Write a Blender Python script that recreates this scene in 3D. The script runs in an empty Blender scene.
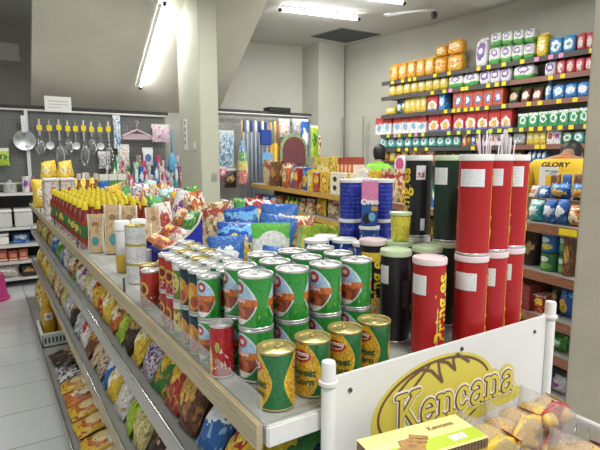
import bpy, bmesh, math, random
from mathutils import Vector, Matrix
random.seed(11)
PI = math.pi
C = bpy.context.scene.collection
R = math.radians

# ------------------------------------------------------------------ survey of the place
# camera station at (0,0,1.6), looking 32.5 deg right of the gondola's run (+Y), 7.55 deg down
FPX, TH, YAW, CZ = 490.0, math.atan(65/490), R(32.5), 1.6
def ray(x, y):
    u = (x-300)/FPX; v = (225-y)/FPX
    z = -math.sin(TH)+v*math.cos(TH); h = math.cos(TH)+v*math.sin(TH)
    return Vector((h*math.sin(YAW)+u*math.cos(YAW), h*math.cos(YAW)-u*math.sin(YAW), z))
EYE = Vector((0, 0, CZ))
def on_z(x, y, z):
    r = ray(x, y); return EYE+r*((z-CZ)/r.z)
def on_y(x, y, Y):
    r = ray(x, y); return EYE+r*(Y/r.y)
def on_line(x, y, x0, k):
    r = ray(x, y); return EYE+r*(x0/(r.x-k*r.y))
def depth(p):
    h = p.x*math.sin(YAW)+p.y*math.cos(YAW); return h*math.cos(TH)-(p.z-CZ)*math.sin(TH)

ORD = ("first second third fourth fifth sixth seventh eighth ninth tenth eleventh twelfth thirteenth fourteenth fifteenth sixteenth "
       "seventeenth eighteenth nineteenth twentieth").split()
TENS = ['', '', 'twenty', 'thirty', 'forty', 'fifty', 'sixty']
def nth(i):
    if i < 20: return ORD[i]
    n = i+1
    return (TENS[n//10]+'-'+ORD[n % 10-1]) if n % 10 else TENS[n//10][:-1]+'ieth'

# ------------------------------------------------------------------ materials
MATS = {}
def srgb(c):
    if isinstance(c, str):
        c = c.lstrip('#'); c = tuple(int(c[i:i+2], 16)/255 for i in (0, 2, 4))
    g = .3*c[0]+.59*c[1]+.11*c[2]; c = tuple(.035+.965*(v*.87+g*.13) for v in c)  # greys each colour and lifts its dark end, painting haze into it
    return tuple((v/12.92 if v <= .04045 else ((v+.055)/1.055)**2.4) for v in c)+(1,)
def mat(name, col, rough=.5, metal=0.0, noise=0.0, scale=8.0, bump=0.0, emit=0.0, coat=0.0):
    if name in MATS: return MATS[name]
    m = bpy.data.materials.new(name); m.use_nodes = True; MATS[name] = m
    nt = m.node_tree; N = nt.nodes; b = N['Principled BSDF']; c = srgb(col)
    b.inputs['Base Color'].default_value = c; b.inputs['Roughness'].default_value = rough; b.inputs['Metallic'].default_value = metal
    b.inputs['Coat Weight'].default_value = coat
    if emit:
        b.inputs['Emission Color'].default_value = c; b.inputs['Emission Strength'].default_value = emit
    if noise or bump:
        tc = N.new('ShaderNodeTexCoord'); n = N.new('ShaderNodeTexNoise'); n.inputs['Scale'].default_value = scale; n.inputs['Detail'].default_value = 5
        nt.links.new(tc.outputs['Object'], n.inputs['Vector'])
        if noise:
            r = N.new('ShaderNodeValToRGB')
            r.color_ramp.elements[0].position = .3; r.color_ramp.elements[1].position = .7
            r.color_ramp.elements[0].color = tuple(v*(1-noise) for v in c[:3])+(1,)
            r.color_ramp.elements[1].color = tuple(min(1, v*(1+noise)) for v in c[:3])+(1,)
            nt.links.new(n.outputs['Fac'], r.inputs['Fac']); nt.links.new(r.outputs['Color'], b.inputs['Base Color'])
        if bump:
            bp = N.new('ShaderNodeBump'); bp.inputs['Strength'].default_value = bump; bp.inputs['Distance'].default_value = .02
            nt.links.new(n.outputs['Fac'], bp.inputs['Height']); nt.links.new(bp.outputs['Normal'], b.inputs['Normal'])
    return m

def pmat(name, base, layers=(), rough=.35, metal=0.0, coat=0.0, bump=0.0, bscale=14, warp=0.0, grain=.18):
    """printed packaging: layers in the pack's own 0..1 frame (x across, z up): e=ellipse, x/z=ranges, n=(scale, threshold) blotches"""
    if name in MATS: return MATS[name]
    m = bpy.data.materials.new(name); m.use_nodes = True; MATS[name] = m
    nt = m.node_tree; N = nt.nodes; Lk = nt.links; b = N['Principled BSDF']
    b.inputs['Roughness'].default_value = rough; b.inputs['Metallic'].default_value = metal; b.inputs['Coat Weight'].default_value = coat
    tc = N.new('ShaderNodeTexCoord'); sp = N.new('ShaderNodeSeparateXYZ'); Lk.new(tc.outputs['Generated'], sp.inputs[0])
    def mth(op, a, bb=None, c=None):
        n = N.new('ShaderNodeMath'); n.operation = op
        for i, v in enumerate((a, bb, c)):
            if v is None: continue
            if isinstance(v, (int, float)): n.inputs[i].default_value = v
            else: Lk.new(v, n.inputs[i])
        return n.outputs[0]
    X, Z = sp.outputs['X'], sp.outputs['Z']
    oi = N.new('ShaderNodeObjectInfo'); sh = N.new('ShaderNodeVectorMath'); sh.operation = 'SCALE'; sh.inputs[0].default_value = (37, 11, 23)
    Lk.new(oi.outputs['Random'], sh.inputs['Scale'])
    av = N.new('ShaderNodeVectorMath'); av.operation = 'ADD'; Lk.new(tc.outputs['Generated'], av.inputs[0]); Lk.new(sh.outputs[0], av.inputs[1])
    if warp:
        wn = N.new('ShaderNodeTexNoise'); wn.inputs['Scale'].default_value = 4.5; wn.inputs['Detail'].default_value = 3; Lk.new(av.outputs[0], wn.inputs['Vector'])
        ws = N.new('ShaderNodeSeparateXYZ'); Lk.new(wn.outputs['Color'], ws.inputs[0])
        X = mth('MULTIPLY_ADD', ws.outputs['X'], warp, mth('SUBTRACT', X, warp*.5)); Z = mth('MULTIPLY_ADD', ws.outputs['Y'], warp, mth('SUBTRACT', Z, warp*.5))
    cur = None
    rgb = N.new('ShaderNodeRGB'); rgb.outputs[0].default_value = srgb(base); cur = rgb.outputs[0]
    for ly in layers:
        mask = None
        def andm(k, mask):
            return k if mask is None else mth('MULTIPLY', mask, k)
        if 'e' in ly:
            cx, cz, rx, rz = ly['e']
            dx = mth('MULTIPLY_ADD', X, 1/rx, -cx/rx); dz = mth('MULTIPLY_ADD', Z, 1/rz, -cz/rz)
            s = mth('ADD', mth('MULTIPLY', dx, dx), mth('MULTIPLY', dz, dz)); mask = andm(mth('LESS_THAN', s, 1.0), mask)
        for ax, key in ((X, 'x'), (Z, 'z')):
            if key in ly:
                a0, a1 = ly[key]
                mask = andm(mth('MULTIPLY', mth('GREATER_THAN', ax, a0), mth('LESS_THAN', ax, a1)), mask)
        if 'd' in ly:      # diagonal band: a*x+b*z between lo and hi
            a, bb, lo, hi = ly['d']
            s = mth('ADD', mth('MULTIPLY', X, a), mth('MULTIPLY', Z, bb))
            mask = andm(mth('MULTIPLY', mth('GREATER_THAN', s, lo), mth('LESS_THAN', s, hi)), mask)
        if 'n' in ly:
            sc, th = ly['n'][:2]
            n = N.new('ShaderNodeTexNoise'); n.inputs['Scale'].default_value = sc; n.inputs['Detail'].default_value = 1.5
            mp = N.new('ShaderNodeMapping'); mp.inputs['Location'].default_value = (len(MATS)*1.7, 0, len(layers)*.9+sc)
            Lk.new(av.outputs[0], mp.inputs['Vector']); Lk.new(mp.outputs[0], n.inputs['Vector'])
            mask = andm(mth('GREATER_THAN', n.outputs['Fac'], th), mask)
        if 'l' in ly:      # fine rows, as of small print
            per, duty = ly['l']
            mask = andm(mth('LESS_THAN', mth('FRACT', mth('MULTIPLY', Z, per)), duty), mask)
        if 'v' in ly:      # fine upright bars
            per, duty = ly['v']
            mask = andm(mth('LESS_THAN', mth('FRACT', mth('MULTIPLY', X, per)), duty), mask)
        mx = N.new('ShaderNodeMix'); mx.data_type = 'RGBA'
        Lk.new(mask, mx.inputs['Factor']); Lk.new(cur, mx.inputs['A']); mx.inputs['B'].default_value = srgb(ly['c'])
        cur = mx.outputs['Result']
    if grain:
        gn = N.new('ShaderNodeTexNoise'); gn.inputs['Scale'].default_value = 17; gn.inputs['Detail'].default_value = 4; Lk.new(av.outputs[0], gn.inputs['Vector'])
        hv = N.new('ShaderNodeHueSaturation'); Lk.new(cur, hv.inputs['Color']); Lk.new(mth('MULTIPLY_ADD', gn.outputs['Fac'], grain*6, 1-grain*3), hv.inputs['Value'])
        Lk.new(mth('MULTIPLY_ADD', gn.outputs['Fac'], .1, .45), hv.inputs['Hue']); cur = hv.outputs[0]
    Lk.new(cur, b.inputs['Base Color'])
    if bump:
        n = N.new('ShaderNodeTexNoise'); n.inputs['Scale'].default_value = bscale; n.inputs['Detail'].default_value = 3
        Lk.new(tc.outputs['Generated'], n.inputs['Vector'])
        bp = N.new('ShaderNodeBump'); bp.inputs['Strength'].default_value = bump; bp.inputs['Distance'].default_value = .01
        Lk.new(n.outputs['Fac'], bp.inputs['Height']); Lk.new(bp.outputs['Normal'], b.inputs['Normal'])
    return m
def clear_mat(name, tint, opac, rough=.08):
    if name in MATS: return MATS[name]
    m = bpy.data.materials.new(name); m.use_nodes = True; MATS[name] = m
    nt = m.node_tree; N = nt.nodes; b = N['Principled BSDF']; out = N['Material Output']
    b.inputs['Base Color'].default_value = srgb(tint); b.inputs['Roughness'].default_value = rough
    t = N.new('ShaderNodeBsdfTransparent'); mx = N.new('ShaderNodeMixShader'); mx.inputs[0].default_value = opac
    nt.links.new(t.outputs[0], mx.inputs[1]); nt.links.new(b.outputs[0], mx.inputs[2]); nt.links.new(mx.outputs[0], out.inputs['Surface'])
    return m

# ------------------------------------------------------------------ mesh helpers
def bm_mesh(bm, name='m', smooth=False):
    me = bpy.data.meshes.new(name); bm.normal_update(); bm.to_mesh(me); bm.free()
    if smooth:
        for p in me.polygons: p.use_smooth = True
    return me
def add_box(bm, lo, hi, mi=0, bev=0.0):
    t = bmesh.new(); bmesh.ops.create_cube(t, size=1)
    for v in t.verts: v.co = Vector([(lo[i]+hi[i])/2+v.co[i]*(hi[i]-lo[i]) for i in range(3)])
    if bev: bmesh.ops.bevel(t, geom=t.edges[:], offset=bev, segments=2, affect='EDGES', clamp_overlap=True)
    join(bm, t, mi)
def join(bm, t, mi=0, M=None):
    mp = {}
    for v in t.verts: mp[v] = bm.verts.new(M @ v.co if M else v.co)
    for f in t.faces:
        try: nf = bm.faces.new([mp[v] for v in f.verts]); nf.material_index = mi; nf.smooth = f.smooth
        except ValueError: pass
    t.free()
def add_tube(bm, pts, r, seg=8, mi=0, closed=False):
    pts = [Vector(p) for p in pts]; rings = []
    n = len(pts)
    for i, p in enumerate(pts):
        if closed: d = pts[(i+1) % n]-pts[i-1]
        else: d = pts[min(i+1, n-1)]-pts[max(i-1, 0)]
        d.normalize(); a = d.orthogonal() if abs(d.z) > .95 else d.cross(Vector((0, 0, 1)))
        a.normalize(); b = d.cross(a); rr = r[i] if isinstance(r, (list, tuple)) else r
        rings.append([bm.verts.new(p+(a*math.cos(2*PI*k/seg)+b*math.sin(2*PI*k/seg))*rr) for k in range(seg)])
    m = n if closed else n-1
    for i in range(m):
        A, B = rings[i], rings[(i+1) % n]
        for k in range(seg):
            f = bm.faces.new((A[k], A[(k+1) % seg], B[(k+1) % seg], B[k])); f.material_index = mi; f.smooth = True
    if not closed:
        f = bm.faces.new(rings[0][::-1]); f.material_index = mi; f = bm.faces.new(rings[-1]); f.material_index = mi
def add_lathe(bm, prof, seg=24, mi=0, c=(0, 0, 0), sx=1, sy=1):
    """prof: list of (r,z) or (r,z,mat_index) from bottom to top; closed with fans where r==0"""
    rings = []
    for p in prof:
        r, z = p[0], p[1]
        if r == 0: rings.append([bm.verts.new((c[0], c[1], c[2]+z))])
        else: rings.append([bm.verts.new((c[0]+r*sx*math.cos(2*PI*k/seg), c[1]+r*sy*math.sin(2*PI*k/seg), c[2]+z)) for k in range(seg)])
    for i in range(len(prof)-1):
        A, B = rings[i], rings[i+1]; m = prof[i+1][2] if len(prof[i+1]) > 2 else mi
        for k in range(seg):
            k2 = (k+1) % seg
            if len(A) == 1 and len(B) == 1: break
            if len(A) == 1: f = bm.faces.new((A[0], B[k2], B[k]))
            elif len(B) == 1: f = bm.faces.new((A[k], A[k2], B[0]))
            else: f = bm.faces.new((A[k], A[k2], B[k2], B[k]))
            f.material_index = m; f.smooth = True
def lathe(prof, seg=24, sharp=R(40)):
    bm = bmesh.new(); add_lathe(bm, prof, seg); bm.normal_update()
    for e in bm.edges:
        if len(e.link_faces) == 2 and e.calc_face_angle(0) > sharp: e.smooth = False
    return bm_mesh(bm)
def boxes(lst, bev=0.0):
    bm = bmesh.new()
    for lo, hi in lst: add_box(bm, lo, hi, 0, bev)
    return bm_mesh(bm)
def tube(pts, r, seg=8, closed=False):
    bm = bmesh.new(); add_tube(bm, pts, r, seg, 0, closed); return bm_mesh(bm)
def tubes(lst, seg=6):
    bm = bmesh.new()
    for pts, r in lst: add_tube(bm, pts, r, seg)
    return bm_mesh(bm)
def prism(poly, y0, y1):
    """poly in (x,z), extruded along y"""
    bm = bmesh.new(); a = [bm.verts.new((x, y0, z)) for x, z in poly]; b = [bm.verts.new((x, y1, z)) for x, z in poly]
    n = len(poly); bm.faces.new(a); bm.faces.new(b[::-1])
    for i in range(n): bm.faces.new((a[(i+1) % n], a[i], b[i], b[(i+1) % n]))
    bmesh.ops.recalc_face_normals(bm, faces=bm.faces[:])
    return bm_mesh(bm)
def patch(Rr, a0, a1, z0, z1, n=10):
    """curved label hugging a cylinder, angles measured from local -y, positive to local +x"""
    bm = bmesh.new(); lo = []; hi = []
    for i in range(n+1):
        a = a0+(a1-a0)*i/n; x, y = Rr*math.sin(a), -Rr*math.cos(a)
        lo.append(bm.verts.new((x, y, z0))); hi.append(bm.verts.new((x, y, z1)))
    for i in range(n): bm.faces.new((lo[i], lo[i+1], hi[i+1], hi[i])).smooth = True
    return bm_mesh(bm)
def text_mesh(s, size, depth_=0.0, bold=0.0, shear=0.0, align='CENTER'):
    cu = bpy.data.curves.new('t', 'FONT'); cu.body = s; cu.size = size; cu.align_x = align; cu.align_y = 'CENTER'; cu.offset = bold; cu.shear = shear
    cu.extrude = depth_; cu.resolution_u = 3
    o = bpy.data.objects.new('t', cu); C.objects.link(o)
    dg = bpy.context.evaluated_depsgraph_get(); dg.update()
    me = bpy.data.meshes.new_from_object(o.evaluated_get(dg)); bpy.data.objects.remove(o); bpy.data.curves.remove(cu)
    return me
def text_flat(s, size, y=0.0, at=(0, 0), bold=0.0, rot=0.0, shear=0.0, sx=1.0):
    """text standing in the local xz plane, read from -y"""
    me = text_mesh(s, size, 0, bold, shear); c, sn = math.cos(rot), math.sin(rot)
    for v in me.vertices:
        x, z = v.co.x*sx, v.co.y; v.co = (at[0]+x*c-z*sn, y, at[1]+x*sn+z*c)
    return me
def text_round(s, size, Rr, ang, zc, bold=0.0, vertical=False):
    me = text_mesh(s, size, 0, bold)
    for v in me.vertices:
        x, z = v.co.x, v.co.y
        if vertical: x, z = -z, x
        a = ang+x/Rr; v.co = (Rr*math.sin(a), -Rr*math.cos(a), zc+z)
    return me

def obj(name, me, m=None, parent=None, loc=None, rot=None, scale=None):
    o = bpy.data.objects.new(name, me); C.objects.link(o)
    if m is not None:
        ms = m if isinstance(m, (list, tuple)) else [m]
        while len(me.materials) < len(ms): me.materials.append(None)
        for i, mm in enumerate(ms):
            o.material_slots[i].link = 'OBJECT'; o.material_slots[i].material = mm
    if parent: o.parent = parent
    if loc: o.location = loc
    if rot is not None: o.rotation_euler = rot if isinstance(rot, (tuple, list)) else (0, 0, rot)
    if scale: o.scale = scale
    return o
def tag(o, label, cat, group=None, kind=None):
    o['label'] = label; o['category'] = cat
    if group: o['group'] = group
    if kind: o['kind'] = kind
    return o
def thing(name, label, cat, loc=(0, 0, 0), rot=0, group=None):
    o = bpy.data.objects.new(name, None); C.objects.link(o); o.empty_display_size = .05
    o.location = loc; o.rotation_euler = rot if isinstance(rot, (tuple, list)) else (0, 0, rot)
    return tag(o, label, cat, group)
def struct(name, me, m):
    o = obj(name, me, m); o['kind'] = 'structure'; return o
def dup(root, loc, rot, label, group=None):
    r = root.copy(); C.objects.link(r); r.location = loc; r.rotation_euler = rot if isinstance(rot, (tuple, list)) else (0, 0, rot)
    r['label'] = label
    if group: r['group'] = group
    for ch in list(root.children):
        c = ch.copy(); C.objects.link(c); c.parent = r
        for g in list(ch.children):
            d = g.copy(); C.objects.link(d); d.parent = c
    return r
class Proto:
    """builds the first of a kind, then copies it"""
    def __init__(s, make): s.make = make; s.first = None
    def put(s, loc, rot, label, group=None):
        if s.first is None:
            s.first = s.make(); s.first.location = loc
            s.first.rotation_euler = rot if isinstance(rot, (tuple, list)) else (0, 0, rot); s.first['label'] = label
            if group: s.first['group'] = group
            return s.first
        return dup(s.first, loc, rot, label, group)

# ------------------------------------------------------------------ unit pack shapes (width x, thickness y, height z; stand on z=0)
def unit_bag(seed, crimp=.07, nu=9, nv=11):
    rnd = random.Random(seed); bm = bmesh.new(); side = []
    for s in (-1, 1):
        g = []
        for j in range(nv+1):
            row = []
            for i in range(nu+1):
                u, v = i/nu, j/nv
                vv = min(1, max(0, (v-crimp)/(1-2*crimp)))
                th = (math.sin(PI*u)**.6)*(math.sin(PI*vv)**.55) if 0 < u < 1 and 0 < vv < 1 else 0
                th *= 1+rnd.uniform(-.14, .14)
                pin = 1-.07*math.sin(PI*vv)
                zz = v+(.012 if i % 2 else 0)*(1 if j in (0, nv) else 0)
                row.append(bm.verts.new(((u-.5)*pin, s*(.5*th+.012), zz)))
            g.append(row)
        side.append(g)
        for j in range(nv):
            for i in range(nu):
                q = (g[j][i], g[j][i+1], g[j+1][i+1], g[j+1][i])
                f = bm.faces.new(q if s < 0 else q[::-1]); f.smooth = True
    A, B = side
    for j in range(nv):
        bm.faces.new((A[j+1][0], B[j+1][0], B[j][0], A[j][0])); bm.faces.new((A[j][nu], B[j][nu], B[j+1][nu], A[j+1][nu]))
    for i in range(nu):
        bm.faces.new((A[0][i], B[0][i], B[0][i+1], A[0][i+1])); bm.faces.new((A[nv][i+1], B[nv][i+1], B[nv][i], A[nv][i]))
    return bm_mesh(bm, 'bag')
def unit_soft(seed, n=7):
    """plump brick-shaped soft pack with a gathered top seam"""
    rnd = random.Random(seed); bm = bmesh.new(); bmesh.ops.create_cube(bm, size=1)
    bmesh.ops.subdivide_edges(bm, edges=bm.edges[:], cuts=n, use_grid_fill=True)
    for v in bm.verts:
        p = v.co*2; k = (abs(p.x)**5+abs(p.y)**5+abs(p.z)**5)**(1/5)
        q = p/k if k > 0 else p
        q *= 1+rnd.uniform(-.025, .025)
        v.co = Vector((q.x*.5, q.y*.5, max(.001, q.z*.46+.46)))
    for f in bm.faces: f.smooth = True
    add_box(bm, (-.36, -.03, .9), (.36, .03, 1.0))
    return bm_mesh(bm, 'soft')
def unit_carton():
    bm = bmesh.new(); add_box(bm, (-.5, -.5, 0), (.5, .5, 1), 0, .018)
    add_box(bm, (-.3, -.504, .9), (.3, -.49, .985)); add_box(bm, (-.47, -.2, .99), (.47, -.17, 1.004))
    return bm_mesh(bm, 'carton')
def unit_pouch(seed):
    """stand-up pouch: wide gusset below, flat seam on top"""
    rnd = random.Random(seed); bm = bmesh.new(); rings = []; nz, na = 9, 20
    for j in range(nz+1):
        v = j/nz; t = (1-v**1.6)*.5+.012; w = .5*(1-.06*math.sin(PI*v))*(0.94 if j == 0 else 1)
        ring = []
        for k in range(na):
            a = 2*PI*k/na; c, s = math.cos(a), math.sin(a)
            x = w*math.copysign(abs(c)**.55, c); y = t*math.copysign(abs(s)**(.9), s)*(1+rnd.uniform(-.05, .05))
            ring.append(bm.verts.new((x, y, v)))
        rings.append(ring)
    for j in range(nz):
        for k in range(na):
            f = bm.faces.new((rings[j][k], rings[j][(k+1) % na], rings[j+1][(k+1) % na], rings[j+1][k])); f.smooth = True
    bm.faces.new(rings[0][::-1]); bm.faces.new(rings[-1])
    return bm_mesh(bm, 'pouch')
def unit_bottle():
    return lathe([(0, 0), (.46, 0), (.5, .04), (.5, .52), (.46, .6), (.3, .7), (.2, .76), (.2, .82), (.27, .83), (.27, .97), (.24, 1), (0, 1)], 16)
def unit_jar():
    return lathe([(0, 0), (.46, 0), (.5, .05), (.5, .74), (.44, .8), (.44, .82), (.49, .83), (.49, .97), (.46, 1), (0, 1)], 18)
def unit_tin():
    return lathe([(0, 0), (.47, 0), (.5, .02), (.5, .04), (.485, .05), (.485, .93), (.5, .94), (.5, .98), (.48, 1), (.45, .985), (0, .985)], 20)
SH = {'bag': [unit_bag(i) for i in range(4)], 'soft': [unit_soft(i) for i in range(3)], 'carton': [unit_carton()],
      'pouch': [unit_pouch(i) for i in range(3)], 'bottle': [unit_bottle()], 'jar': [unit_jar()], 'tin': [unit_tin()]}
KNAME = {'bag': 'snack_bag', 'soft': 'soft_pack', 'carton': 'carton', 'pouch': 'stand_up_pouch', 'bottle': 'bottle', 'jar': 'jar', 'tin': 'round_tin'}
KCAT = {'bag': 'bag', 'soft': 'pack', 'carton': 'box', 'pouch': 'pouch', 'bottle': 'bottle', 'jar': 'jar', 'tin': 'tin'}
def pack(kind, m, loc, rot, size, label, group=None, name=None, cat=None):
    loc = Vector(loc)+Vector((0, 0, .0015))
    o = obj(name or KNAME[kind], random.choice(SH[kind]), m, None, loc, rot, size)
    return tag(o, label, cat or KCAT[kind], group)

# ------------------------------------------------------------------ palette
W_ = '#eceae6'
white_metal = mat('white_enamel', '#d9d9d6', .4)
grey_metal = mat('grey_shelf', '#a3a5a0', .45, .1, noise=.08, scale=6)
dark = mat('dark_board', '#2c2c2c', .7)
black = mat('black_plastic', '#151515', .5)
steel = mat('can_steel', '#d3d4d4', .3, .7)
gold = mat('can_gold', '#c2b26c', .32, .7)
whiteP = mat('white_plastic', '#eff0ee', .35)
paper = mat('paper_white', '#e9e9e6', .7)
brownink = mat('brown_ink', '#6b4a32', .5)
yel = mat('tag_yellow', '#f0d400', .6)
chrome = mat('chrome_wire', '#cfd2d4', .25, .9)

pm = {}
def PM(key, desc, base, *layers, **kw):
    pm[key] = (pmat('print_'+key, base, layers, **kw), desc)
B_ = dict(rough=.28, bump=.6, bscale=9, warp=.55, grain=.28)
PM('yr', 'yellow and red', '#e9b820', dict(e=(.5, .58, .36, .22), c='#c5271c'), dict(e=(.5, .58, .28, .13), c='#f5d84a'), dict(n=(5, .6), z=(0, .4), c='#8a4a1c'), **B_)
PM('ry', 'red and yellow', '#b5231c', dict(e=(.5, .6, .38, .2), c='#f0c630'), dict(n=(6, .58), z=(0, .42), c='#e8a13a'), dict(z=(.92, 1), c='#e6e2da'), **B_)
PM('or', 'orange and cream', '#d96a1e', dict(e=(.5, .45, .35, .28), c='#f1dcae'), dict(n=(6, .58), c='#7b3516'), dict(z=(.8, .9), c='#f4e9d0'), **B_)
PM('bl', 'blue and white', '#1d62bb', dict(e=(.5, .55, .38, .2), c='#e8eef5'), dict(n=(5, .6), z=(0, .42), c='#7fb7e8'), **B_)
PM('by', 'yellow-labelled blue', '#0f4fb4', dict(e=(.5, .42, .34, .26), c='#e7c43a'), dict(e=(.5, .4, .22, .12), c='#d88a2a'), dict(z=(.78, .9), c='#5fb2ee'), **B_)
PM('gr', 'green and white', '#2c8f35', dict(e=(.5, .55, .36, .2), c='#eef3e6'), dict(n=(6, .58), c='#8cc63f'), **B_)
PM('lg', 'lime green', '#9bc21f', dict(e=(.5, .6, .36, .18), c='#2f7c25'), dict(n=(6, .6), c='#e4df5a'), **B_)
PM('wr', 'white and red', '#e6e3df', dict(e=(.5, .55, .34, .2), c='#c22a26'), dict(n=(7, .6), c='#c98b78'), **B_)
PM('wp', 'white and purple', '#e4e2e4', dict(e=(.5, .55, .34, .22), c='#8d3f93'), dict(n=(7, .62), c='#b98bbd'), **B_)
PM('br', 'brown and gold', '#6a3a1d', dict(e=(.5, .55, .36, .2), c='#d9a441'), dict(n=(6, .58), c='#a8672e'), **B_)
PM('cr', 'cream and brown', '#d8c39a', dict(n=(5, .56), c='#9c6a34'), dict(z=(.7, .85), c='#b22f23'), **B_)
PM('pk', 'pink and white', '#d9527f', dict(e=(.5, .5, .34, .25), c='#f1d7de'), dict(n=(6, .6), c='#b93467'), **B_)
PM('gy', 'green and yellow', '#2f7d2c', dict(e=(.5, .55, .4, .2), c='#ecd022'), dict(n=(6, .57), z=(0, .45), c='#d98b28'), **B_)
PM('sl', 'silver grey', '#a9aab0', dict(n=(6, .55), c='#e6e6ea'), dict(n=(9, .6), c='#53535e'), **B_)
PM('tl', 'teal and white', '#2fa7a6', dict(e=(.5, .5, .32, .25), c='#e8f1ef'), dict(z=(.8, 1), c='#bfe0dd'), **B_)
PM('dk', 'dark brown', '#2b1d16', dict(e=(.5, .55, .36, .16), c='#c29a4f'), dict(n=(6, .6), c='#5a3420'), **B_)
PM('yw', 'yellow', '#ecc520', dict(e=(.5, .5, .3, .25), c='#f6ecb8'), dict(n=(6, .6), c='#d99a1c'), **B_)
PM('cl', 'multicoloured', '#c9c3bb', dict(n=(9, .55), c='#c7392f'), dict(n=(8, .57), c='#2f7d3d'), dict(n=(10, .58), c='#e5c32f'), dict(n=(11, .6), c='#4a4f9c'), **B_)
PM('cw', 'clear white', '#d5d3cc', dict(n=(7, .55), c='#f2f1ec'), dict(n=(9, .6), c='#b4805a'), **B_)
PM('pd', 'white purple-dotted', '#d9d5df', dict(n=(16, .54), c='#54307e'), dict(n=(20, .6), c='#8e2b54'), **B_)
PM('ct', 'pale yellow clear', '#cdbb72', dict(n=(7, .55), c='#e7d489'), dict(n=(9, .58), c='#8b8a2f'), **B_)
KEYS = list(pm)

# ------------------------------------------------------------------ room shell
def tile_mat():
    m = bpy.data.materials.new('white_floor_tiles'); m.use_nodes = True; nt = m.node_tree; N = nt.nodes; b = N['Principled BSDF']
    tc = N.new('ShaderNodeTexCoord'); mp = N.new('ShaderNodeMapping'); mp.inputs['Location'].default_value = (.15, .07, 0)
    br = N.new('ShaderNodeTexBrick'); br.offset = 0; br.inputs['Scale'].default_value = 1; br.inputs['Brick Width'].default_value = .44; br.inputs['Row Height'].default_value = .44
    br.inputs['Mortar Size'].default_value = .004; br.inputs['Color1'].default_value = srgb('#d6dadb'); br.inputs['Color2'].default_value = srgb('#d0d5d7'); br.inputs['Mortar'].default_value = srgb('#8d9296')
    nt.links.new(tc.outputs['Object'], mp.inputs[0]); nt.links.new(mp.outputs[0], br.inputs['Vector']); nt.links.new(br.outputs['Color'], b.inputs['Base Color'])
    b.inputs['Roughness'].default_value = .16
    return m
H = 3.8
wallm = mat('plaster_wall', '#c2c1b3', .8, noise=.05, scale=1.5, bump=.05)
panelm = mat('stair_panel_wall', '#cdc8b8', .8, noise=.07, scale=1.8)
darkwall = mat('dark_wall', '#b9b8b0', .85, noise=.06, scale=2)
ceilm = mat('ceiling_paint', '#cbcbc4', .85, noise=.03, scale=2)
colm = mat('column_paint', '#b6b9a4', .7, noise=.04, scale=2)
pillm = mat('pillar_paint', '#b0a893', .75, noise=.09, scale=3.5)
struct('floor', boxes([((-4, -3, -.1), (8, 10, 0))]), tile_mat())
struct('ceiling', boxes([((-4, -3, H), (8, 10, H+.1))]), ceilm)
def wall_poly(name, pts, z0, z1, th, m):
    (x0, y0), (x1, y1) = pts; d = Vector((x1-x0, y1-y0, 0)).normalized(); n = Vector((-d.y, d.x, 0))*th
    bm = bmesh.new(); a = [Vector((x0, y0, 0)), Vector((x1, y1, 0)), Vector((x1, y1, 0))+n, Vector((x0, y0, 0))+n]
    lo = [bm.verts.new(p+Vector((0, 0, z0))) for p in a]; hi = [bm.verts.new(p+Vector((0, 0, z1))) for p in a]
    bm.faces.new(lo[::-1]); bm.faces.new(hi)
    for i in range(4): bm.faces.new((lo[i], lo[(i+1) % 4], hi[(i+1) % 4], hi[i]))
    return struct(name, bm_mesh(bm), m)
wall_poly('wall_right', ((6.06, 8.3), (7.19, -3)), 0, H, .1, wallm)
wall_poly('wall_back', ((6.3, 8.25), (2.9, 8.9)), 0, H, -.1, wallm)
wall_poly('wall_left', ((-4, 10), (-4, -3)), 0, H, -.1, wallm)
wall_poly('wall_far_left', ((3.0, 9.6), (-4, 9.6)), 0, H, -.1, darkwall)
bm = bmesh.new()
def slab(y0, z0, y1, z1, x0, x1, th):
    a = [bm.verts.new((x, y, z+d)) for d in (0, th) for (x, y, z) in ((x0, y0, z0), (x1, y0, z0), (x1+.12, y1, z1), (x0, y1, z1))]
    for f in ((0, 1, 2, 3), (7, 6, 5, 4), (0, 4, 5, 1), (1, 5, 6, 2), (2, 6, 7, 3), (3, 7, 4, 0)): bm.faces.new([a[i] for i in f])
slab(7.85, 2.354, 6.28, 3.799, .59, 3.345, .18); bmesh.ops.recalc_face_normals(bm, faces=bm.faces[:])
o = struct('ceiling_stair_soffit', bm_mesh(bm), panelm)
struct('wall_under_stair', boxes([((.59, 7.86, 0), (3.34, 7.98, 2.36))]), darkwall)
struct('trim_pilaster', boxes([((5.42, 7.85, 0), (6.02, 8.6, H))]), wallm)
struct('trim_beam', boxes([((-4, 8.6, 3.05), (.54, 9.0, 3.3))]), mat('beam_grey', '#c4c3bb', .8))
struct('column', boxes([((2.33, 6.0, 0), (2.58, 6.8, H))], .01), colm)
struct('pillar', boxes([((2.238, .6, 0), (2.56, 1.18, H))], .012), pillm)
bm = bmesh.new(); lo = [bm.verts.new((x, y, 3.66)) for x, y in ((2.2, 4.6), (5.85, 4.6), (6.6, -2.9), (2.2, -2.9))]; hi = [bm.verts.new((v.co.x, v.co.y, H)) for v in lo]
bm.faces.new(lo[::-1]); bm.faces.new(hi)
for i in range(4): bm.faces.new((lo[i], lo[(i+1) % 4], hi[(i+1) % 4], hi[i]))
bmesh.ops.recalc_face_normals(bm, faces=bm.faces[:]); struct('ceiling_dropped', bm_mesh(bm), ceilm)

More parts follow.
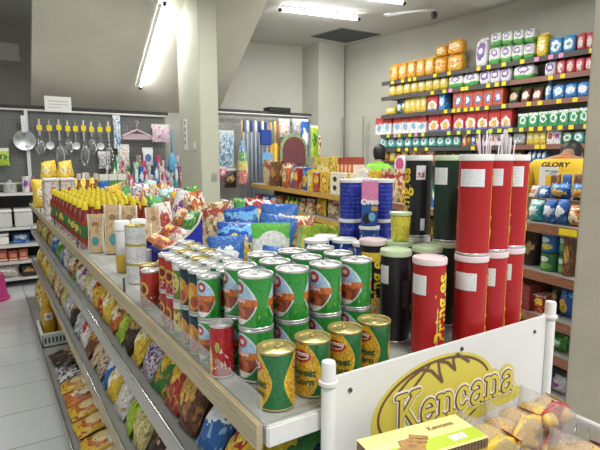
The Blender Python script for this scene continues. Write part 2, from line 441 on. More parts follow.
# ------------------------------------------------------------------ long double-sided gondola
GX0, GX1, GY0, GY1, TOP = .375, 1.195, .71, 5.96, 1.145
rail_tan = pmat('price_rail_tan', '#b9a883', [dict(n=(60, .52), c='#a08a62')], .45)
rail_grey = mat('price_rail_grey', '#a9a7a0', .35, .2)
guardm = clear_mat('clear_acrylic', '#d8e4e2', .22, .05)
gon = thing('gondola_shelf', 'long white double-sided shop gondola with tan price rails and stocked shelves', 'gondola shelf', (0, 0, -.0015))
obj('top_board', boxes([((GX0, GY0, TOP-.04), (GX1, GY1, TOP))], .003), grey_metal, gon)
obj('end_cap', boxes([((GX0+.004, GY0-.012, TOP-.042), (GX1, GY0-.0005, TOP-.002))], .003), white_metal, gon)
obj('price_rail', boxes([((GX0-.012, GY0, TOP-.046), (GX0-.0005, GY1, TOP+.001))]), rail_tan, gon)
obj('price_rail', boxes([((GX1+.0005, GY0, TOP-.046), (GX1+.012, GY1, TOP+.001))]), rail_tan, gon)
LEV = [(.877, .375, rail_grey), (.55, .36, rail_tan), (.15, .275, rail_grey)]
for z, x, rm in LEV:
    s = obj('shelf_board', boxes([((x, GY0, z-.05), (.84, GY1, z-.025))], .003), grey_metal, gon)
    obj('price_rail', boxes([((x-.012, GY0, z-.055), (x-.0005, GY1, z))]), rm, s)
    obj('lip', tube([(x-.006, GY0, z+.003), (x-.006, GY1, z+.003)], .004), chrome, s)
    s = obj('shelf_board', boxes([((.86, GY0, z-.05), (1.195, GY1, z-.025))], .003), grey_metal, gon)
    obj('price_rail', boxes([((1.1955, GY0, z-.055), (1.207, GY1, z))]), rm, s)
obj('back_panel', boxes([((.842, GY0, .02), (.858, GY1, TOP-.041))]), mat('back_panel', '#8c8b86', .6), gon)
obj('base', boxes([((.32, GY0, 0), (.841, GY1, .095))]), mat('base_grey', '#8a8a86', .5), gon)
for y in (GY0, 1.76, 2.81, 3.86, 4.91, 5.93):
    obj('upright', boxes([((.83, y, 0), (.87, y+.03, TOP-.041))]), white_metal, gon)
y = GY0
while y < GY1-.2:
    y1 = min(y+1.03, GY1)
    g = obj('front_guard', boxes([((GX0+.001, y+.008, TOP), (GX0+.004, y1-.008, TOP+.047))]), guardm, gon)
    obj('guard_clip', boxes([((GX0-.001, y1-.012, TOP), (GX0+.006, y1-.006, TOP+.05))]), black, g)
    y += 1.03

# ------------------------------------------------------------------ endcap stand with the printed board and wire basket
PY = .69
ends = thing('endcap_stand', 'white tubular stand with a printed bakery board and wire basket at gondola end', 'display stand')
for x in (.497, 1.2):
    p = obj('post', lathe([(0, 0), (.0135, 0), (.0135, 1.236), (.012, 1.24), (0, 1.24)], 16), white_metal, ends, (x, PY-.006, 0))
    obj('collar', lathe([(.0137, 1.197), (.0185, 1.198), (.0185, 1.204), (.0137, 1.205)], 16), white_metal, p)
board = obj('sign_board', boxes([((.512, PY-.006, .72), (1.186, PY, 1.207))], .0015), mat('board_white', '#d9d8d5', .45, noise=.02, scale=3), ends)
for x, z in ((.547, 1.172), (.86, 1.186), (1.135, 1.172), (.547, .76), (1.135, .76)):
    obj('bolt', lathe([(0, 0), (.005, 0), (.004, .003), (0, .004)], 10), mat('bolt', '#55565a', .4, .8), board, (x, PY-.006, z), (R(90), 0, 0))
def stroke_mesh(paths, w, y):
    """flat ribbon strokes in the board's plane"""
    bm = bmesh.new()
    st = [0]
    def lay_():
        st[0] += 1; return y-st[0]*2e-6
    def disc(p, r):
        yy = lay_(); vs = [bm.verts.new((p[0]+r*math.cos(2*PI*k/10), yy, p[1]+r*math.sin(2*PI*k/10))) for k in range(10)]; bm.faces.new(vs)
    for pth in paths:
        for i in range(len(pth)-1):
            a, b = Vector(pth[i]), Vector(pth[i+1]); d = b-a
            if d.length < 1e-6: continue
            n = Vector((-d.y, d.x)).normalized()*w/2
            yy = lay_(); bm.faces.new([bm.verts.new((q.x, yy, q.y)) for q in (a+n, a-n, b-n, b+n)])
        for p in pth: disc(p, w/2)
    return bm_mesh(bm)
def arc(cx, cz, rx, rz, a0, a1, n=14): return [(cx+rx*math.cos(R(a0+(a1-a0)*i/n)), cz+rz*math.sin(R(a0+(a1-a0)*i/n))) for i in range(n+1)]
def letters():
    xh, cap = .62, 1.0; out = []; x = 0
    def ser(cx, z, h=.13): return [(cx-h, z), (cx+h, z)]
    def n_(x): return [[(x+.08, 0), (x+.08, xh)], ser(x+.08, 0, .1), [(x-.02, xh), (x+.08, xh)], [(x+.08, .42)]+arc(x+.26, .40, .17, .22, 160, 0, 8)+[(x+.43, 0)], ser(x+.43, 0, .1)]
    def a_(x): return [arc(x+.22, .40, .17, .21, 150, 0, 8)+[(x+.39, .08), (x+.46, 0)], [(x+.39, .34), (x+.22, .33)]+arc(x+.2, .165, .14, .165, 90, 300, 8)+[(x+.39, .14)]]
    def e_(x): return [[(x+.04, .33), (x+.42, .33)]+arc(x+.23, .31, .19, .30, 5, 330, 16)]
    def c_(x): return [arc(x+.23, .31, .19, .30, 45, 320, 14), [(x+.37, .54), (x+.37, .42)]]
    K = [[(.1, 0), (.1, cap)], ser(.1, 0), ser(.1, cap), [(.12, .42), (.52, cap)], ser(.52, cap, .11), [(.24, .56), (.56, 0)], ser(.58, 0, .12)]
    out += K
    for fn, xx in ((e_, .72), (n_, 1.27), (c_, 1.87), (a_, 2.38), (n_, 2.96), (a_, 3.56)): out += fn(xx)
    return out
LT = [[(.668+x*.0945, 1.047+z*.078) for x, z in p] for p in letters()]
logo_y = mat('logo_yellow', '#d8c63c', .5); logo_pale = mat('logo_pale', '#f3efe2', .5)
oval = arc(.79, 1.088, .172, .088, 205, -70, 40)
blob = arc(.79, 1.082, .19, .104, 0, 360, 48)
def blob_mesh(poly, y):
    bm = bmesh.new(); bm.faces.new([bm.verts.new((p[0], y, p[1])) for p in poly]); return bm_mesh(bm)
obj('logo_patch', blob_mesh(blob[:-1], PY-.0066), logo_y, board)
obj('logo_underline', stroke_mesh([[(.72, 1.012), (.9, 1.018), (1.07, 1.03)]], .034, PY-.0066), logo_y, board)
sq = [(.672, 1.136), (.70, 1.155), (.735, 1.168), (.765, 1.158), (.80, 1.125), (.79, 1.15), (.785, 1.176), (.815, 1.165), (.84, 1.143), (.832, 1.168), (.845, 1.178), (.868, 1.163), (.885, 1.152)]
sq2 = [(.705, 1.128), (.728, 1.146), (.758, 1.172)]
obj('logo_ring', stroke_mesh([oval], .0065, PY-.0068), brownink, board)
obj('logo_scribble', stroke_mesh([sq, sq2], .0068, PY-.0078), brownink, board)
obj('lettering_glow', stroke_mesh(LT, .036, PY-.0072), logo_y, board)
obj('lettering_halo', stroke_mesh(LT, .0225, PY-.0088), logo_pale, board)
obj('lettering_outline', stroke_mesh(LT, .0150, PY-.0100), mat('letter_brown', '#7a5a34', .5), board)
obj('lettering', stroke_mesh(LT, .0094, PY-.0112), mat('letter_fill', '#d9c53a', .5), board)
# basket
bz0, bz1, by0 = .90, .96, .26
obj('basket_rim', tube([(1.2, PY-.03, bz1), (1.2, by0, bz1), (.497, by0, bz1), (.497, PY-.03, bz1)], .0105, 10), white_metal, ends)
wl = []
for i in range(29):
    x = .497+.703*i/28; wl.append(([(x, by0, bz1), (x, by0, bz0), (x, PY-.02, bz0)], .0022))
for i in range(14):
    y = by0+(PY-.03-by0)*i/13; wl.append(([(.497, y, bz1), (.497, y, bz0), (1.2, y, bz0), (1.2, y, bz1)], .0022))
obj('basket_wires', tubes(wl, 5), chrome, ends)

# biscuit boxes in the basket (the upper one is the one seen)
def biscuit_box(label, loc, rz):
    t = thing('biscuit_box', label, 'box', loc, rz, 'boxes stacked in the basket')
    L2, W2, H2 = .112, .0445, .098
    obj('carton', boxes([((-L2, -W2, 0), (L2, W2, H2))], .0015), pmat('biscuit_side', '#4a2f1d', [dict(v=(30, .5), c='#7a5a33'), dict(z=(.72, .82), c='#c2a53a')], .45), t)
    top = obj('printed_top', boxes([((-L2, -W2, H2+.0003), (L2, W2, H2+.001))]), mat('biscuit_yellow', '#efe68a', .4), t)
    obj('green_band', boxes([((-L2, -W2*.86, H2+.0012), (L2, -W2*.12, H2+.0016))]), mat('band_lime', '#b6d326', .4), t)
    bm = bmesh.new()
    for i in range(9):
        a = random.uniform(-.6, .6); cx, cy = -.035+random.uniform(-.03, .03), -.01+random.uniform(-.016, .016); tt = bmesh.new()
        add_box(tt, (-.017, -.005, 0), (.017, .005, .0012)); join(bm, tt, 0, Matrix.Translation((cx, cy, H2+.0017+i*.0002)) @ Matrix.Rotation(a, 4, 'Z'))
    obj('wafer_picture', bm_mesh(bm), mat('wafer_print', '#a9793a', .5, noise=.35, scale=70), t)
    obj('price_sticker', boxes([((.045, -.03, H2+.0018), (.078, -.013, H2+.0022))]), pmat('sticker_print', '#f2f2ee', [dict(v=(24, .4), x=(.2, .85), c='#8a8a90')], .5), t)
    me = text_mesh('Kencana', .017, 0, .0005)
    for v in me.vertices: v.co = (v.co.x+.055, v.co.y+.021, H2+.0019)
    obj('lettering', me, mat('gold_brown', '#9a7434', .5), t)
    return t
biscuit_box('yellow biscuit box lying on top of another in the wire basket', (.6305, .577, 1.003), R(-8.7))
biscuit_box('lower yellow biscuit box hidden beneath the one on top', (.632, .574, .904), R(-7))

# bread in clear bags
wrap = clear_mat('bread_wrap', '#f6f3ee', .34, .12)
wn_ = wrap.node_tree.nodes; wb = wn_.new('ShaderNodeBump'); wt = wn_.new('ShaderNodeTexNoise'); wt.inputs['Scale'].default_value = 30; wb.inputs['Strength'].default_value = .9; wb.inputs['Distance'].default_value = .02
wrap.node_tree.links.new(wt.outputs['Fac'], wb.inputs['Height']); wrap.node_tree.links.new(wb.outputs['Normal'], wn_['Principled BSDF'].inputs['Normal'])
crust = mat('bread_crust', '#e0b264', .5, noise=.2, scale=40, bump=.1)
crust2 = mat('bread_yellow', '#ebc050', .5, noise=.12, scale=40)
redl = mat('label_red', '#c02a22', .4)
yl = mat('label_yellow', '#e8c02c', .4)
def loaf(r, l, seed):
    bm = bmesh.new(); bmesh.ops.create_uvsphere(bm, u_segments=14, v_segments=10, radius=1); rn = random.Random(seed)
    for v in bm.verts:
        v.co = Vector((v.co.x*l, v.co.y*r, v.co.z*r*.85))*(1+rn.uniform(-.04, .04))
    for f in bm.faces: f.smooth = True
    return bm_mesh(bm)
BR = [(.83, .60, .984, 85, 'against the board beside the biscuit box'), (.943, .603, .984, 93, 'against the board, second from the biscuit box'), (1.056, .60, .984, 88, 'in the back corner by the tube rail'), (.83, .455, .984, 92, 'in the front row beside the biscuit box'), (.943, .455, .984, 86, 'in the middle of the front row'), (1.08, .41, .907, 75, 'low at the basket front by the tube rail')]
for i in range(5): BR.append(((.83, .943, 1.056, .83, .943)[i], (.60, .60, .60, .455, .455)[i], .907, (88, 91, 89, 92, 87)[i], 'in the lower layer, '+('board side by biscuit box', 'board side, second along', 'back corner', 'front by biscuit box', 'front middle')[i]))
for i, (x, y, z, a, where) in enumerate(BR):
    t = thing('bread_bag', 'clear bag of golden bread rolls '+where, 'bread', (x, y, z), (R(random.uniform(-6, 6)), R(random.uniform(-6, 6)), R(a)), 'bread bags heaped in the basket')
    for k in range(2):
        obj('bread_roll', loaf(.027, .046, i*3+k), crust if (i+k) % 3 else crust2, t, (0, -.027+.054*k, .036))
    obj('plastic_wrap', SH['bag'][i % 4], wrap, t, (-.07, 0, .037), (0, R(90), 0), (.066, .112, .14))
    obj('printed_band', SH['bag'][(i+1) % 4], (yl, crust2, redl)[i % 3], t, (-.052+.01*i % .03, -.002, .0365), (0, R(90), 0), (.0675, .1135, .022))
    lb = obj('label', lathe([(0, 0), (.014, 0), (.0145, .001), (0, .0015)], 14), (redl if i % 4 != 2 else yl), t, (-.03+.02*(i % 3), -.045, .056), (R(38), 0, 0), (1.7, 1, 1))
# ------------------------------------------------------------------ cans
ABC = pmat('sardine_can_label', '#1d8f28', [
    dict(e=(.5, .52, .47, .45), c='#d3dfe8'), dict(e=(.5, .52, .44, .42), z=(.55, 1), c='#9cc4e4'), dict(e=(.5, .8, .2, .12), c='#b3302b'), dict(e=(.5, .8, .1, .05), c='#e6d9d4'),
    dict(e=(.5, .52, .45, .42), z=(.10, .60), c='#8e3d1f'), dict(e=(.5, .3, .26, .15), c='#c0552a'), dict(e=(.46, .3, .12, .07), c='#7a2c18'), dict(e=(.5, .3, .34, .20), z=(.1, .2), c='#e9e7dd'), dict(e=(.5, .52, .47, .45), z=(.46, .6), c='#d2621f'),
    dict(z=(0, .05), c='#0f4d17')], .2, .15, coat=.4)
FRUIT = pmat('fruit_can_label', '#15384a', [dict(e=(.5, .42, .4, .36), c='#d98a2c'), dict(e=(.4, .5, .2, .16), c='#e6b23e'), dict(e=(.6, .3, .2, .14), c='#b8452a'), dict(z=(.9, 1), c='#0c2a38')], .28, .2)
REDC = pmat('red_can_label', '#b3211c', [dict(e=(.5, .55, .3, .2), c='#e0a52a'), dict(e=(.5, .55, .2, .12), c='#7f1712'), dict(n=(9, .6), z=(0, .35), c='#e7d9b0')], .28, .2)
GRNC = pmat('green_can_label', '#4d8a2e', [dict(e=(.5, .5, .34, .3), c='#d7cf6a'), dict(n=(7, .58), c='#b8382a'), dict(z=(.85, 1), c='#dcdcd2')], .28, .2)
CORN = pmat('corn_can_label', '#126a2c', [dict(e=(.5, .48, .45, .60), c='#e3b41f'), dict(e=(.5, .48, .44, .58), n=(26, .5), c='#c98d14'), dict(e=(.5, .77, .3, .12), c='#b9261c'), dict(e=(.5, .77, .24, .07), c='#d9cfc2'), dict(e=(.5, .77, .2, .045), c='#a92018')], .25, .25, coat=.3)
RED1 = pmat('small_red_label', '#b8131a', [dict(e=(.62, .62, .1, .1), c='#8fae2e'), dict(e=(.2, .3, .2, .3), c='#e2a51f'), dict(n=(10, .64), z=(.15, .6), c='#f0e6d8')], .25, .2)
def tab_bm(r):
    bm = bmesh.new(); pts = [(r*.12*math.cos(2*PI*k/12), r*.42+r*.17*math.sin(2*PI*k/12), .0035) for k in range(12)]
    add_tube(bm, pts, r*.045, 5, 0, True); add_box(bm, (-r*.1, 0, .001), (r*.1, r*.28, .0035)); return bm_mesh(bm)
def can(name, label, cat, r, h, body_m, lid_m, text=None, group=None, loc=(0, 0, 0), rot=0, waist=0):
    t = thing(name, label, cat, loc, rot, group)
    prof = [(0, .001), (r*.93, .001), (r*.97, .0), (r*.985, .004)]
    if waist:
        prof = [(0, .001), (r*.93, .001), (r*.97, 0), (r, .003), (r, .007)]+[(r*(1-waist*math.sin(PI*i/8)), .007+(h-.014)*i/8) for i in range(9)]+[(r, h-.006)]
    else: prof += [(r*.985, h-.006)]
    b = obj('body', lathe(prof, 28), body_m, t)
    l = obj('lid', lathe([(r*.985, h-.006), (r*1.005, h-.005), (r*1.01, h-.001), (r*.985, h), (r*.93, h-.001), (r*.9, h-.005), (r*.72, h-.005), (r*.68, h-.0042), (0, h-.0042)], 28), lid_m, t)
    obj('pull_tab', tab_bm(r), lid_m, l, (0, 0, h-.0045), random.uniform(0, 6.28))
    obj('base_rim', lathe([(r*.99, .0005), (r*1.012, .001), (r*1.012, .004), (r*.99, .005)], 28), lid_m, t)
    for tx in (text or []):
        s, size, ang, z, m, bold = tx
        obj('lettering', text_round(s, size, r+.0006, ang, z, bold), m, b)
    return t
wtxt = mat('white_ink', '#f0efe9', .4); gtxt = mat('green_ink', '#0f4a1e', .4); ytxt = mat('yellow_ink', '#f2cf1d', .4)
# sweetcorn row at the end of the top shelf
pr = Proto(lambda: can('sweetcorn_can', '', 'can', .0365, .112, CORN, gold, [('Sweet', .02, .25, .05, gtxt, .0006), ('Corn', .02, .25, .032, gtxt, .0006), ('COCO', .0085, .2, .0865, wtxt, .0003)], 'sweetcorn cans at the shelf end', waist=.045))
for i, (x, a) in enumerate(((.432, -203), (.519, -166), (.605, -162), (.69, -178))):
    pr.put((x, .762+.007*i, TOP), R(a+90), 'gold-lidded green and yellow sweetcorn can, %s from the shelf corner' % nth(i), 'sweetcorn cans at the shelf end')
# large green sardine cans, two tiers
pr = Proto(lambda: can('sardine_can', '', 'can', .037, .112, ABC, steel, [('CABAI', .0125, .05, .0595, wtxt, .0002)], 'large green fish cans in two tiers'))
rowsY = [(.886, (.455, .544, .633, .722)), (.974, (.462, .551, .640, .735)), (1.062, (.565, .651, .742))]
rown = ['front row', 'second row', 'third row']
for tier in (1, 0):
    for ri, (y, xs) in enumerate(rowsY):
        for i, x in enumerate(xs):
            pr.put((x, y, TOP+tier*.1125), R(-92+random.uniform(-8, 10)), 'large green fish can, %s tier, %s, %s from the aisle side' % ('upper' if tier else 'lower', rown[ri], nth(i)), 'large green fish cans in two tiers')
# small cans, two tiers
KINDS = [('small green fish can', ABC), ('small navy fruit can', FRUIT), ('small green vegetable can', GRNC), ('small red tomato can', REDC)]
protos = {}
for d, m in KINDS: protos[d] = Proto(lambda m=m: can('small_can', '', 'can', .0268, .1, m, steel, None, 'small food cans in two tiers'))
goldp = Proto(lambda: can('small_can', '', 'can', .0268, .1, GRNC, gold, None, 'small food cans in two tiers'))
for ci, x in enumerate((.406, .462, .518)):
    for ri in range(7):
        y = 1.02+.0585*ri+(.022 if ci == 1 else 0.0)+(.115 if ci == 2 else 0)
        if ci == 0 and ri > 5: continue
        k = 0 if ri == 0 else (1 if ri < 3 else (2 if ri < 4 else 3))
        if ci > 0: k = (0, 0, 2, 2, 0, 2, 2)[ri]
        d, m = KINDS[k]
        for tier in (0, 1):
            p = goldp if (ci > 0 and ri in (3, 5)) else protos[d]
            dd = 'small gold-lidded green can' if p is goldp else d
            p.put((x, y, TOP+tier*.1005), R(-75+random.uniform(-15, 15)), '%s, %s tier, %s from the front in the %s column' % (dd, 'upper' if tier else 'lower', nth(ri), ['aisle-side', 'middle', 'inner'][ci]), 'small food cans in two tiers')
can('small_can', 'single small red can standing before the green fish cans', 'can', .0262, .115, RED1, steel, None, None, (.398, .935, TOP), R(-60))
# loose tins farther along the edge
for i, (x, y, m, d) in enumerate([(.408, 1.50, REDC, 'red can with worn lid'), (.425, 1.585, REDC, 'red can behind the worn one'), (.47, 1.52, REDC, 'red can on the inner side'), (.49, 1.61, GRNC, 'green can behind the red cans')]):
    can('small_can', 'short %s beside the white tins' % d, 'can', .03, .12, m, gold if i % 2 else steel, None, 'short cans by the white tins', (x, y, TOP), R(-70+i*20))
MILK = pmat('milk_tin_label', '#d3d4d6', [dict(x=(.0, .2), n=(10, .55), c='#7f8796'), dict(z=(.3, .5), n=(14, .57), c='#a4a9b2')], .3, .35)
for i in range(3):
    can('condensed_milk_tin', '%s white milk tin of the stack by the shelf edge' % ['bottom', 'middle', 'top'][i], 'tin', .038, .072, MILK, gold, None, 'white milk tins in a stack', (.452, 1.85, TOP+i*.0725), R(-100))
can('condensed_milk_tin', 'single white milk tin behind the stack of three', 'tin', .038, .1, MILK, steel, None, 'white milk tins in a stack', (.5, 1.96, TOP), R(-80))
# white capped bottles
def capped(label, loc):
    t = thing('capped_bottle', label, 'bottle', loc, 0, 'white capped bottles')
    obj('contents', lathe([(0, 0), (.028, 0), (.03, .006), (.03, .07), (.028, .075)], 18), mat('yellow_sauce', '#d9a92e', .3), t)
    obj('sleeve', lathe([(.028, .075), (.0285, .076), (.0275, .165), (.024, .172)], 18), mat('white_sleeve', '#d6d5d4', .4), t)
    obj('cap', lathe([(.024, .172), (.0305, .173), (.031, .178), (.031, .205), (.0285, .21), (0, .21)], 18), whiteP, t)
capped('white bottle with tall white cap and yellow contents, nearer the aisle', (.452, 2.06, TOP))
capped('white bottle with tall white cap and yellow contents, inner one', (.522, 2.075, TOP))

# ------------------------------------------------------------------ crisps tubes
RT = mat('tube_red', '#bd1216', .33, .1, noise=.06, scale=10)
BT = mat('tube_black', '#191a1c', .35, .1, noise=.1, scale=12)
GT = mat('tube_dark_green', '#0d2f21', .35, .1, noise=.1, scale=12)
stick = pmat('sticker_white', '#dfe1e4', [dict(l=(7, .3), x=(.08, .92), n=(30, .48), c='#c0c4ca')], .55)
lidw = mat('lid_white', '#dadbd7', .4); lidg = mat('lid_green', '#b9d3a3', .4); lidp = mat('lid_pink', '#dcc6c8', .4)
tanp = pmat('chip_art', '#c98b3a', [dict(n=(5, .52), c='#e7c07c'), dict(n=(7, .6), c='#a35f1c')], .4)
RR, RH = .0375, .2345
def crisps(label, loc, body, lid, st=None, words=True, wang=1.35, extra=None, group=None, rot=0, wm=None):
    t = thing('crisps_tube', label, 'crisps tube', loc, rot, group)
    b = obj('tube', lathe([(0, .001), (RR*.95, .001), (RR, .002), (RR, RH-.012)], 30), body, t)
    obj('metal_rim', lathe([(RR, .0), (RR*1.02, .001), (RR*1.02, .005), (RR, .006)], 30), steel, t)
    obj('lid', lathe([(RR*1.0, RH-.016), (RR*1.05, RH-.015), (RR*1.055, RH-.003), (RR*1.02, RH-.001), (RR*.95, RH-.001), (RR*.92, RH-.004), (0, RH-.004)], 30), lid, t)
    if st:
        obj('label_sticker', patch(RR+.0006, st[0], st[1], st[2], st[3]), stick, t)
    if words:
        w = obj('lettering', text_round('Pringles', .052, RR+.0012, wang, RH*.5, .0012, True), wm or ytxt, t)
    if extra:
        for (a0, a1, z0, z1, m) in extra: obj('label_art', patch(RR+.0005, a0, a1, z0, z1), m, t)
    return t
def face(x, y): return math.atan2(-y, -x)+PI/2     # turns local -y to the camera station side
gcol = 'crisps tubes stacked by the endcap board'
orange_fl = mat('flash_orange', '#e07a1e', .4)
fl = [(1.15, 1.32, .02, .19, orange_fl)]
crisps('red crisps tube standing alone at the near end, pink lid', (.852, .778, TOP), RT, lidp, (-1.25, -.15, .15, .196), True, .95, [(.55, .66, .02, .12, tanp), (1.15, 1.55, .165, .2, yl)], gcol, face(.852, .778))
cols = [(.962, .748, (-1.1, .35, .152, .194), (-1.0, .55, .16, .2)), (1.048, .756, (-.95, .3, .15, .194), (-.7, .45, .16, .2)), (1.131, .766, (-.9, .25, .152, .194), (-.6, .7, .155, .205))]
for i, (x, y, s0, s1) in enumerate(cols):
    for tier in (0, 1):
        crisps('%s red crisps tube in the %s red column from the near end' % ('upper' if tier else 'lower', nth(i)), (x, y, TOP+tier*RH), RT, lidw if tier else lidp, s1 if tier else s0, True, 1.75, fl, gcol, face(x, y))
crisps('black crisps tube with pale green lid beside the lone red tube', (.855, .893, TOP), BT, lidg, (-1.2, -.45, .15, .196), False, 0, [(.5, 1.0, .09, .16, mat('small_print_grey', '#3d3f41', .6))], gcol, face(.855, .893))
crisps('black crisps tube with green lid behind the red columns', (.958, .885, TOP), BT, lidg, (-.4, .5, .15, .196), True, 1.5, None, gcol, face(.958, .885))
for tier in (0, 1):
    crisps('%s dark green crisps tube behind the red columns' % ('upper' if tier else 'lower'), (1.062, .912, TOP+tier*RH), GT, lidg, (-1.3, -.1, .155, .2), True, 1.2, [(.8, 1.2, .03, .12, tanp)], gcol, face(1.062, .912))
    o = crisps('%s black crisps tube behind the dark green ones' % ('upper' if tier else 'lower'), (1.055, 1.018, TOP+tier*RH), BT, lidw, (-.15, .55, .165, .205), True, -1.05, [(.25, .6, .02, .055, stick), (-1.5, -.75, .02, .09, tanp)], gcol, face(1.055, 1.018))
    obj('price_sticker', text_round('7.5', .016, RR+.0016, .2, .178, .0008), mat('red_ink', '#b8221e', .5), o)
crisps('black crisps tube with yellow lettering and pink lid behind the green fish cans', (.912, 1.045, TOP), BT, lidp, None, True, .35, [(-.6, .75, .015, .07, tanp), (-1.0, 1.1, .175, .2, yl)], gcol, face(.912, 1.045))
# small yellow tub on the lids
crisps('black crisps tube with green lid under the small yellow tub', (.962, .99, TOP), BT, lidg, None, True, 1.5, None, gcol, face(.962, .99))
t = thing('yellow_tub', 'small yellow tub with clear lid standing on a crisps tube lid', 'tub', (.962, .99, TOP-.0005), 0)
obj('cup', lathe([(0, RH), (.024, RH), (.028, RH+.07), (0, RH+.07)], 20), pmat('tub_yellow', '#dccb2e', [dict(n=(6, .6), c='#a8b838')], .35), t)
obj('lid', lathe([(.028, RH+.07), (.031, RH+.071), (.031, RH+.078), (0, RH+.08)], 20), lidg, t)
# blue cookie tubes
BLU = pmat('blue_tube', '#14249a', [dict(l=(9, .25), n=(6, .45), c='#3c58c8'), dict(n=(9, .63), c='#2a40b4')], .3)
BLU2 = pmat('blue_tube_art', '#123a8f', [dict(e=(.5, .4, .4, .3), c='#2e7bc0'), dict(e=(.4, .3, .14, .1), c='#20130f'), dict(n=(7, .62), c='#dfe9f4'), dict(z=(.62, .72), x=(.2, .8), c='#e0c51f')], .3)
def blue_tube(label, loc, h, m, r=.0385, words=False):
    t = thing('cookie_tube', label, 'cookie tube', loc, face(loc[0], loc[1]), 'blue cookie tubes')
    obj('tube', lathe([(0, 0), (r*.97, 0), (r, .003), (r, h-.01)], 24), m, t)
    obj('lid', lathe([(r, h-.012), (r*1.06, h-.011), (r*1.06, h-.002), (r*1.0, h), (r*.93, h-.003), (0, h-.003)], 24), lidw, t)
    if words: obj('lettering', text_round('Oreo', .028, r+.001, .15, h*.42, .001), wtxt, t)
for i, (x, y) in enumerate(((.895, 1.305), (.977, 1.262), (.99, 1.172), (.965, 1.35))):
    blue_tube('low blue cookie tube with white lid, %s from the fish cans' % nth(i), (x, y, TOP), .2, BLU2, words=i < 2)
TB = ((1.055, 1.33), (1.143, 1.272), (1.150, 1.365))
for i, (x, y) in enumerate(TB):
    blue_tube('supporting blue cookie tube under the tall stack, %s' % ['left', 'right', 'rear'][i], (x, y, TOP), .255, BLU)
for i, (x, y) in enumerate(TB):
    blue_tube('upper blue cookie tube %s' % ['at the left of the pink pack', 'at the right of the pink pack', 'standing behind the other two'][i], (x, y, TOP+.2555), .135, BLU)
t = thing('cookie_pack', 'pink and blue sandwich cookie pack standing between the tall blue tubes', 'cookie pack', (1.062, 1.238, TOP+.0005), face(1.062, 1.238))
blue_tube('slim low blue cookie tube under the pink and blue pack', (1.062, 1.238, TOP), .24, BLU2, .033)
obj('carton', boxes([((-.027, -.02, .2405), (.027, .02, .386))], .002), pmat('cookie_carton', '#1a4fa6', [dict(z=(.55, 1), c='#e07aa8'), dict(z=(.5, .58), n=(6, .45), c='#f3d7e2'), dict(e=(.35, .16, .25, .12), c='#21160f'), dict(e=(.65, .2, .2, .1), c='#6fb9e6'), dict(x=(.6, 1), z=(.34, .44), c='#d7a72c')], .35), t)
obj('lettering', text_flat('Oreo', .026, -.0206, (0, .318), .0008), wtxt, t)

# ------------------------------------------------------------------ snack bags behind the cans
WPOUCH = pmat('white_pouch_print', '#dcdfd8', [dict(z=(.72, 1), c='#57c335'), dict(e=(.55, .6, .4, .26), c='#e9ebe6'), dict(e=(.62, .52, .22, .14), c='#4aa638'), dict(e=(.58, .6, .2, .1), c='#e2e5df'), dict(z=(.1, .36), n=(5, .5), c='#6d6a2c'), dict(z=(.12, .3), n=(8, .57), c='#26241c')], .3, bump=.3)
t = pack('pouch', WPOUCH, (.90, 1.62, TOP), (R(-6), 0, face(.9, 1.62)), (.15, .05, .215), 'white snack pouch with a green top and round emblem', 'snack pouches in mid shelf', 'snack_pouch')
obj('lettering', text_flat('miao', .26, -.2, (.06, .62), .008, sx=.9), mat('dark_ink', '#23262a', .5), t)
SB = [(.72, 1.63, TOP, 'bl', 'pouch', 115, .17, .14, 'before the blue tray'), (.83, 1.78, TOP, 'by', 'pouch', 130, .2, .17, 'behind the first blue bag'), (.98, 1.78, TOP, 'bl', 'pouch', 120, .22, .17, 'behind the white pouch'),
      (1.01, 1.52, TOP, 'lg', 'carton', 118, .2, .1, 'beside the white pouch'), (1.12, 1.60, TOP, 'lg', 'carton', 125, .19, .1, 'behind the other lime carton'), (.84, 1.5, TOP, 'bl', 'pouch', 122, .14, .1, 'in front of the white pouch'),
      (1.11, 1.92, TOP, 'bl', 'pouch', 125, .25, .17, 'nearest the middle shelf'), (.96, 1.98, TOP, 'by', 'pouch', 128, .24, .17, 'in the second blue row'), (1.1, 2.12, TOP, 'ry', 'pouch', 120, .26, .16, 'at the back of the blue rows'), (1.12, 2.28, TOP, 'gr', 'pouch', 120, .25, .15, 'at the inner edge'),
      (1.11, 1.755, TOP, 'cr', 'pouch', 120, .21, .14, 'by the inner edge'), (.97, 2.3, TOP, 'cr', 'pouch', 120, .24, .16, 'far inner edge')]
for i, (x, y, z, k, kind, a, h, w, where) in enumerate(SB):
    m, d = pm[k]
    pack('bag' if kind == 'pouch' else kind, m, (x, y, z+.012), (R(-10+random.uniform(-6, 4)), R(random.uniform(-8, 8)), face(x, y)+R(random.uniform(-22, 22))), (w, .085, h*.97), '%s snack %s %s' % (d, kind, where), 'snack packs in mid shelf', 'snack_pouch' if kind == 'pouch' else 'snack_carton')
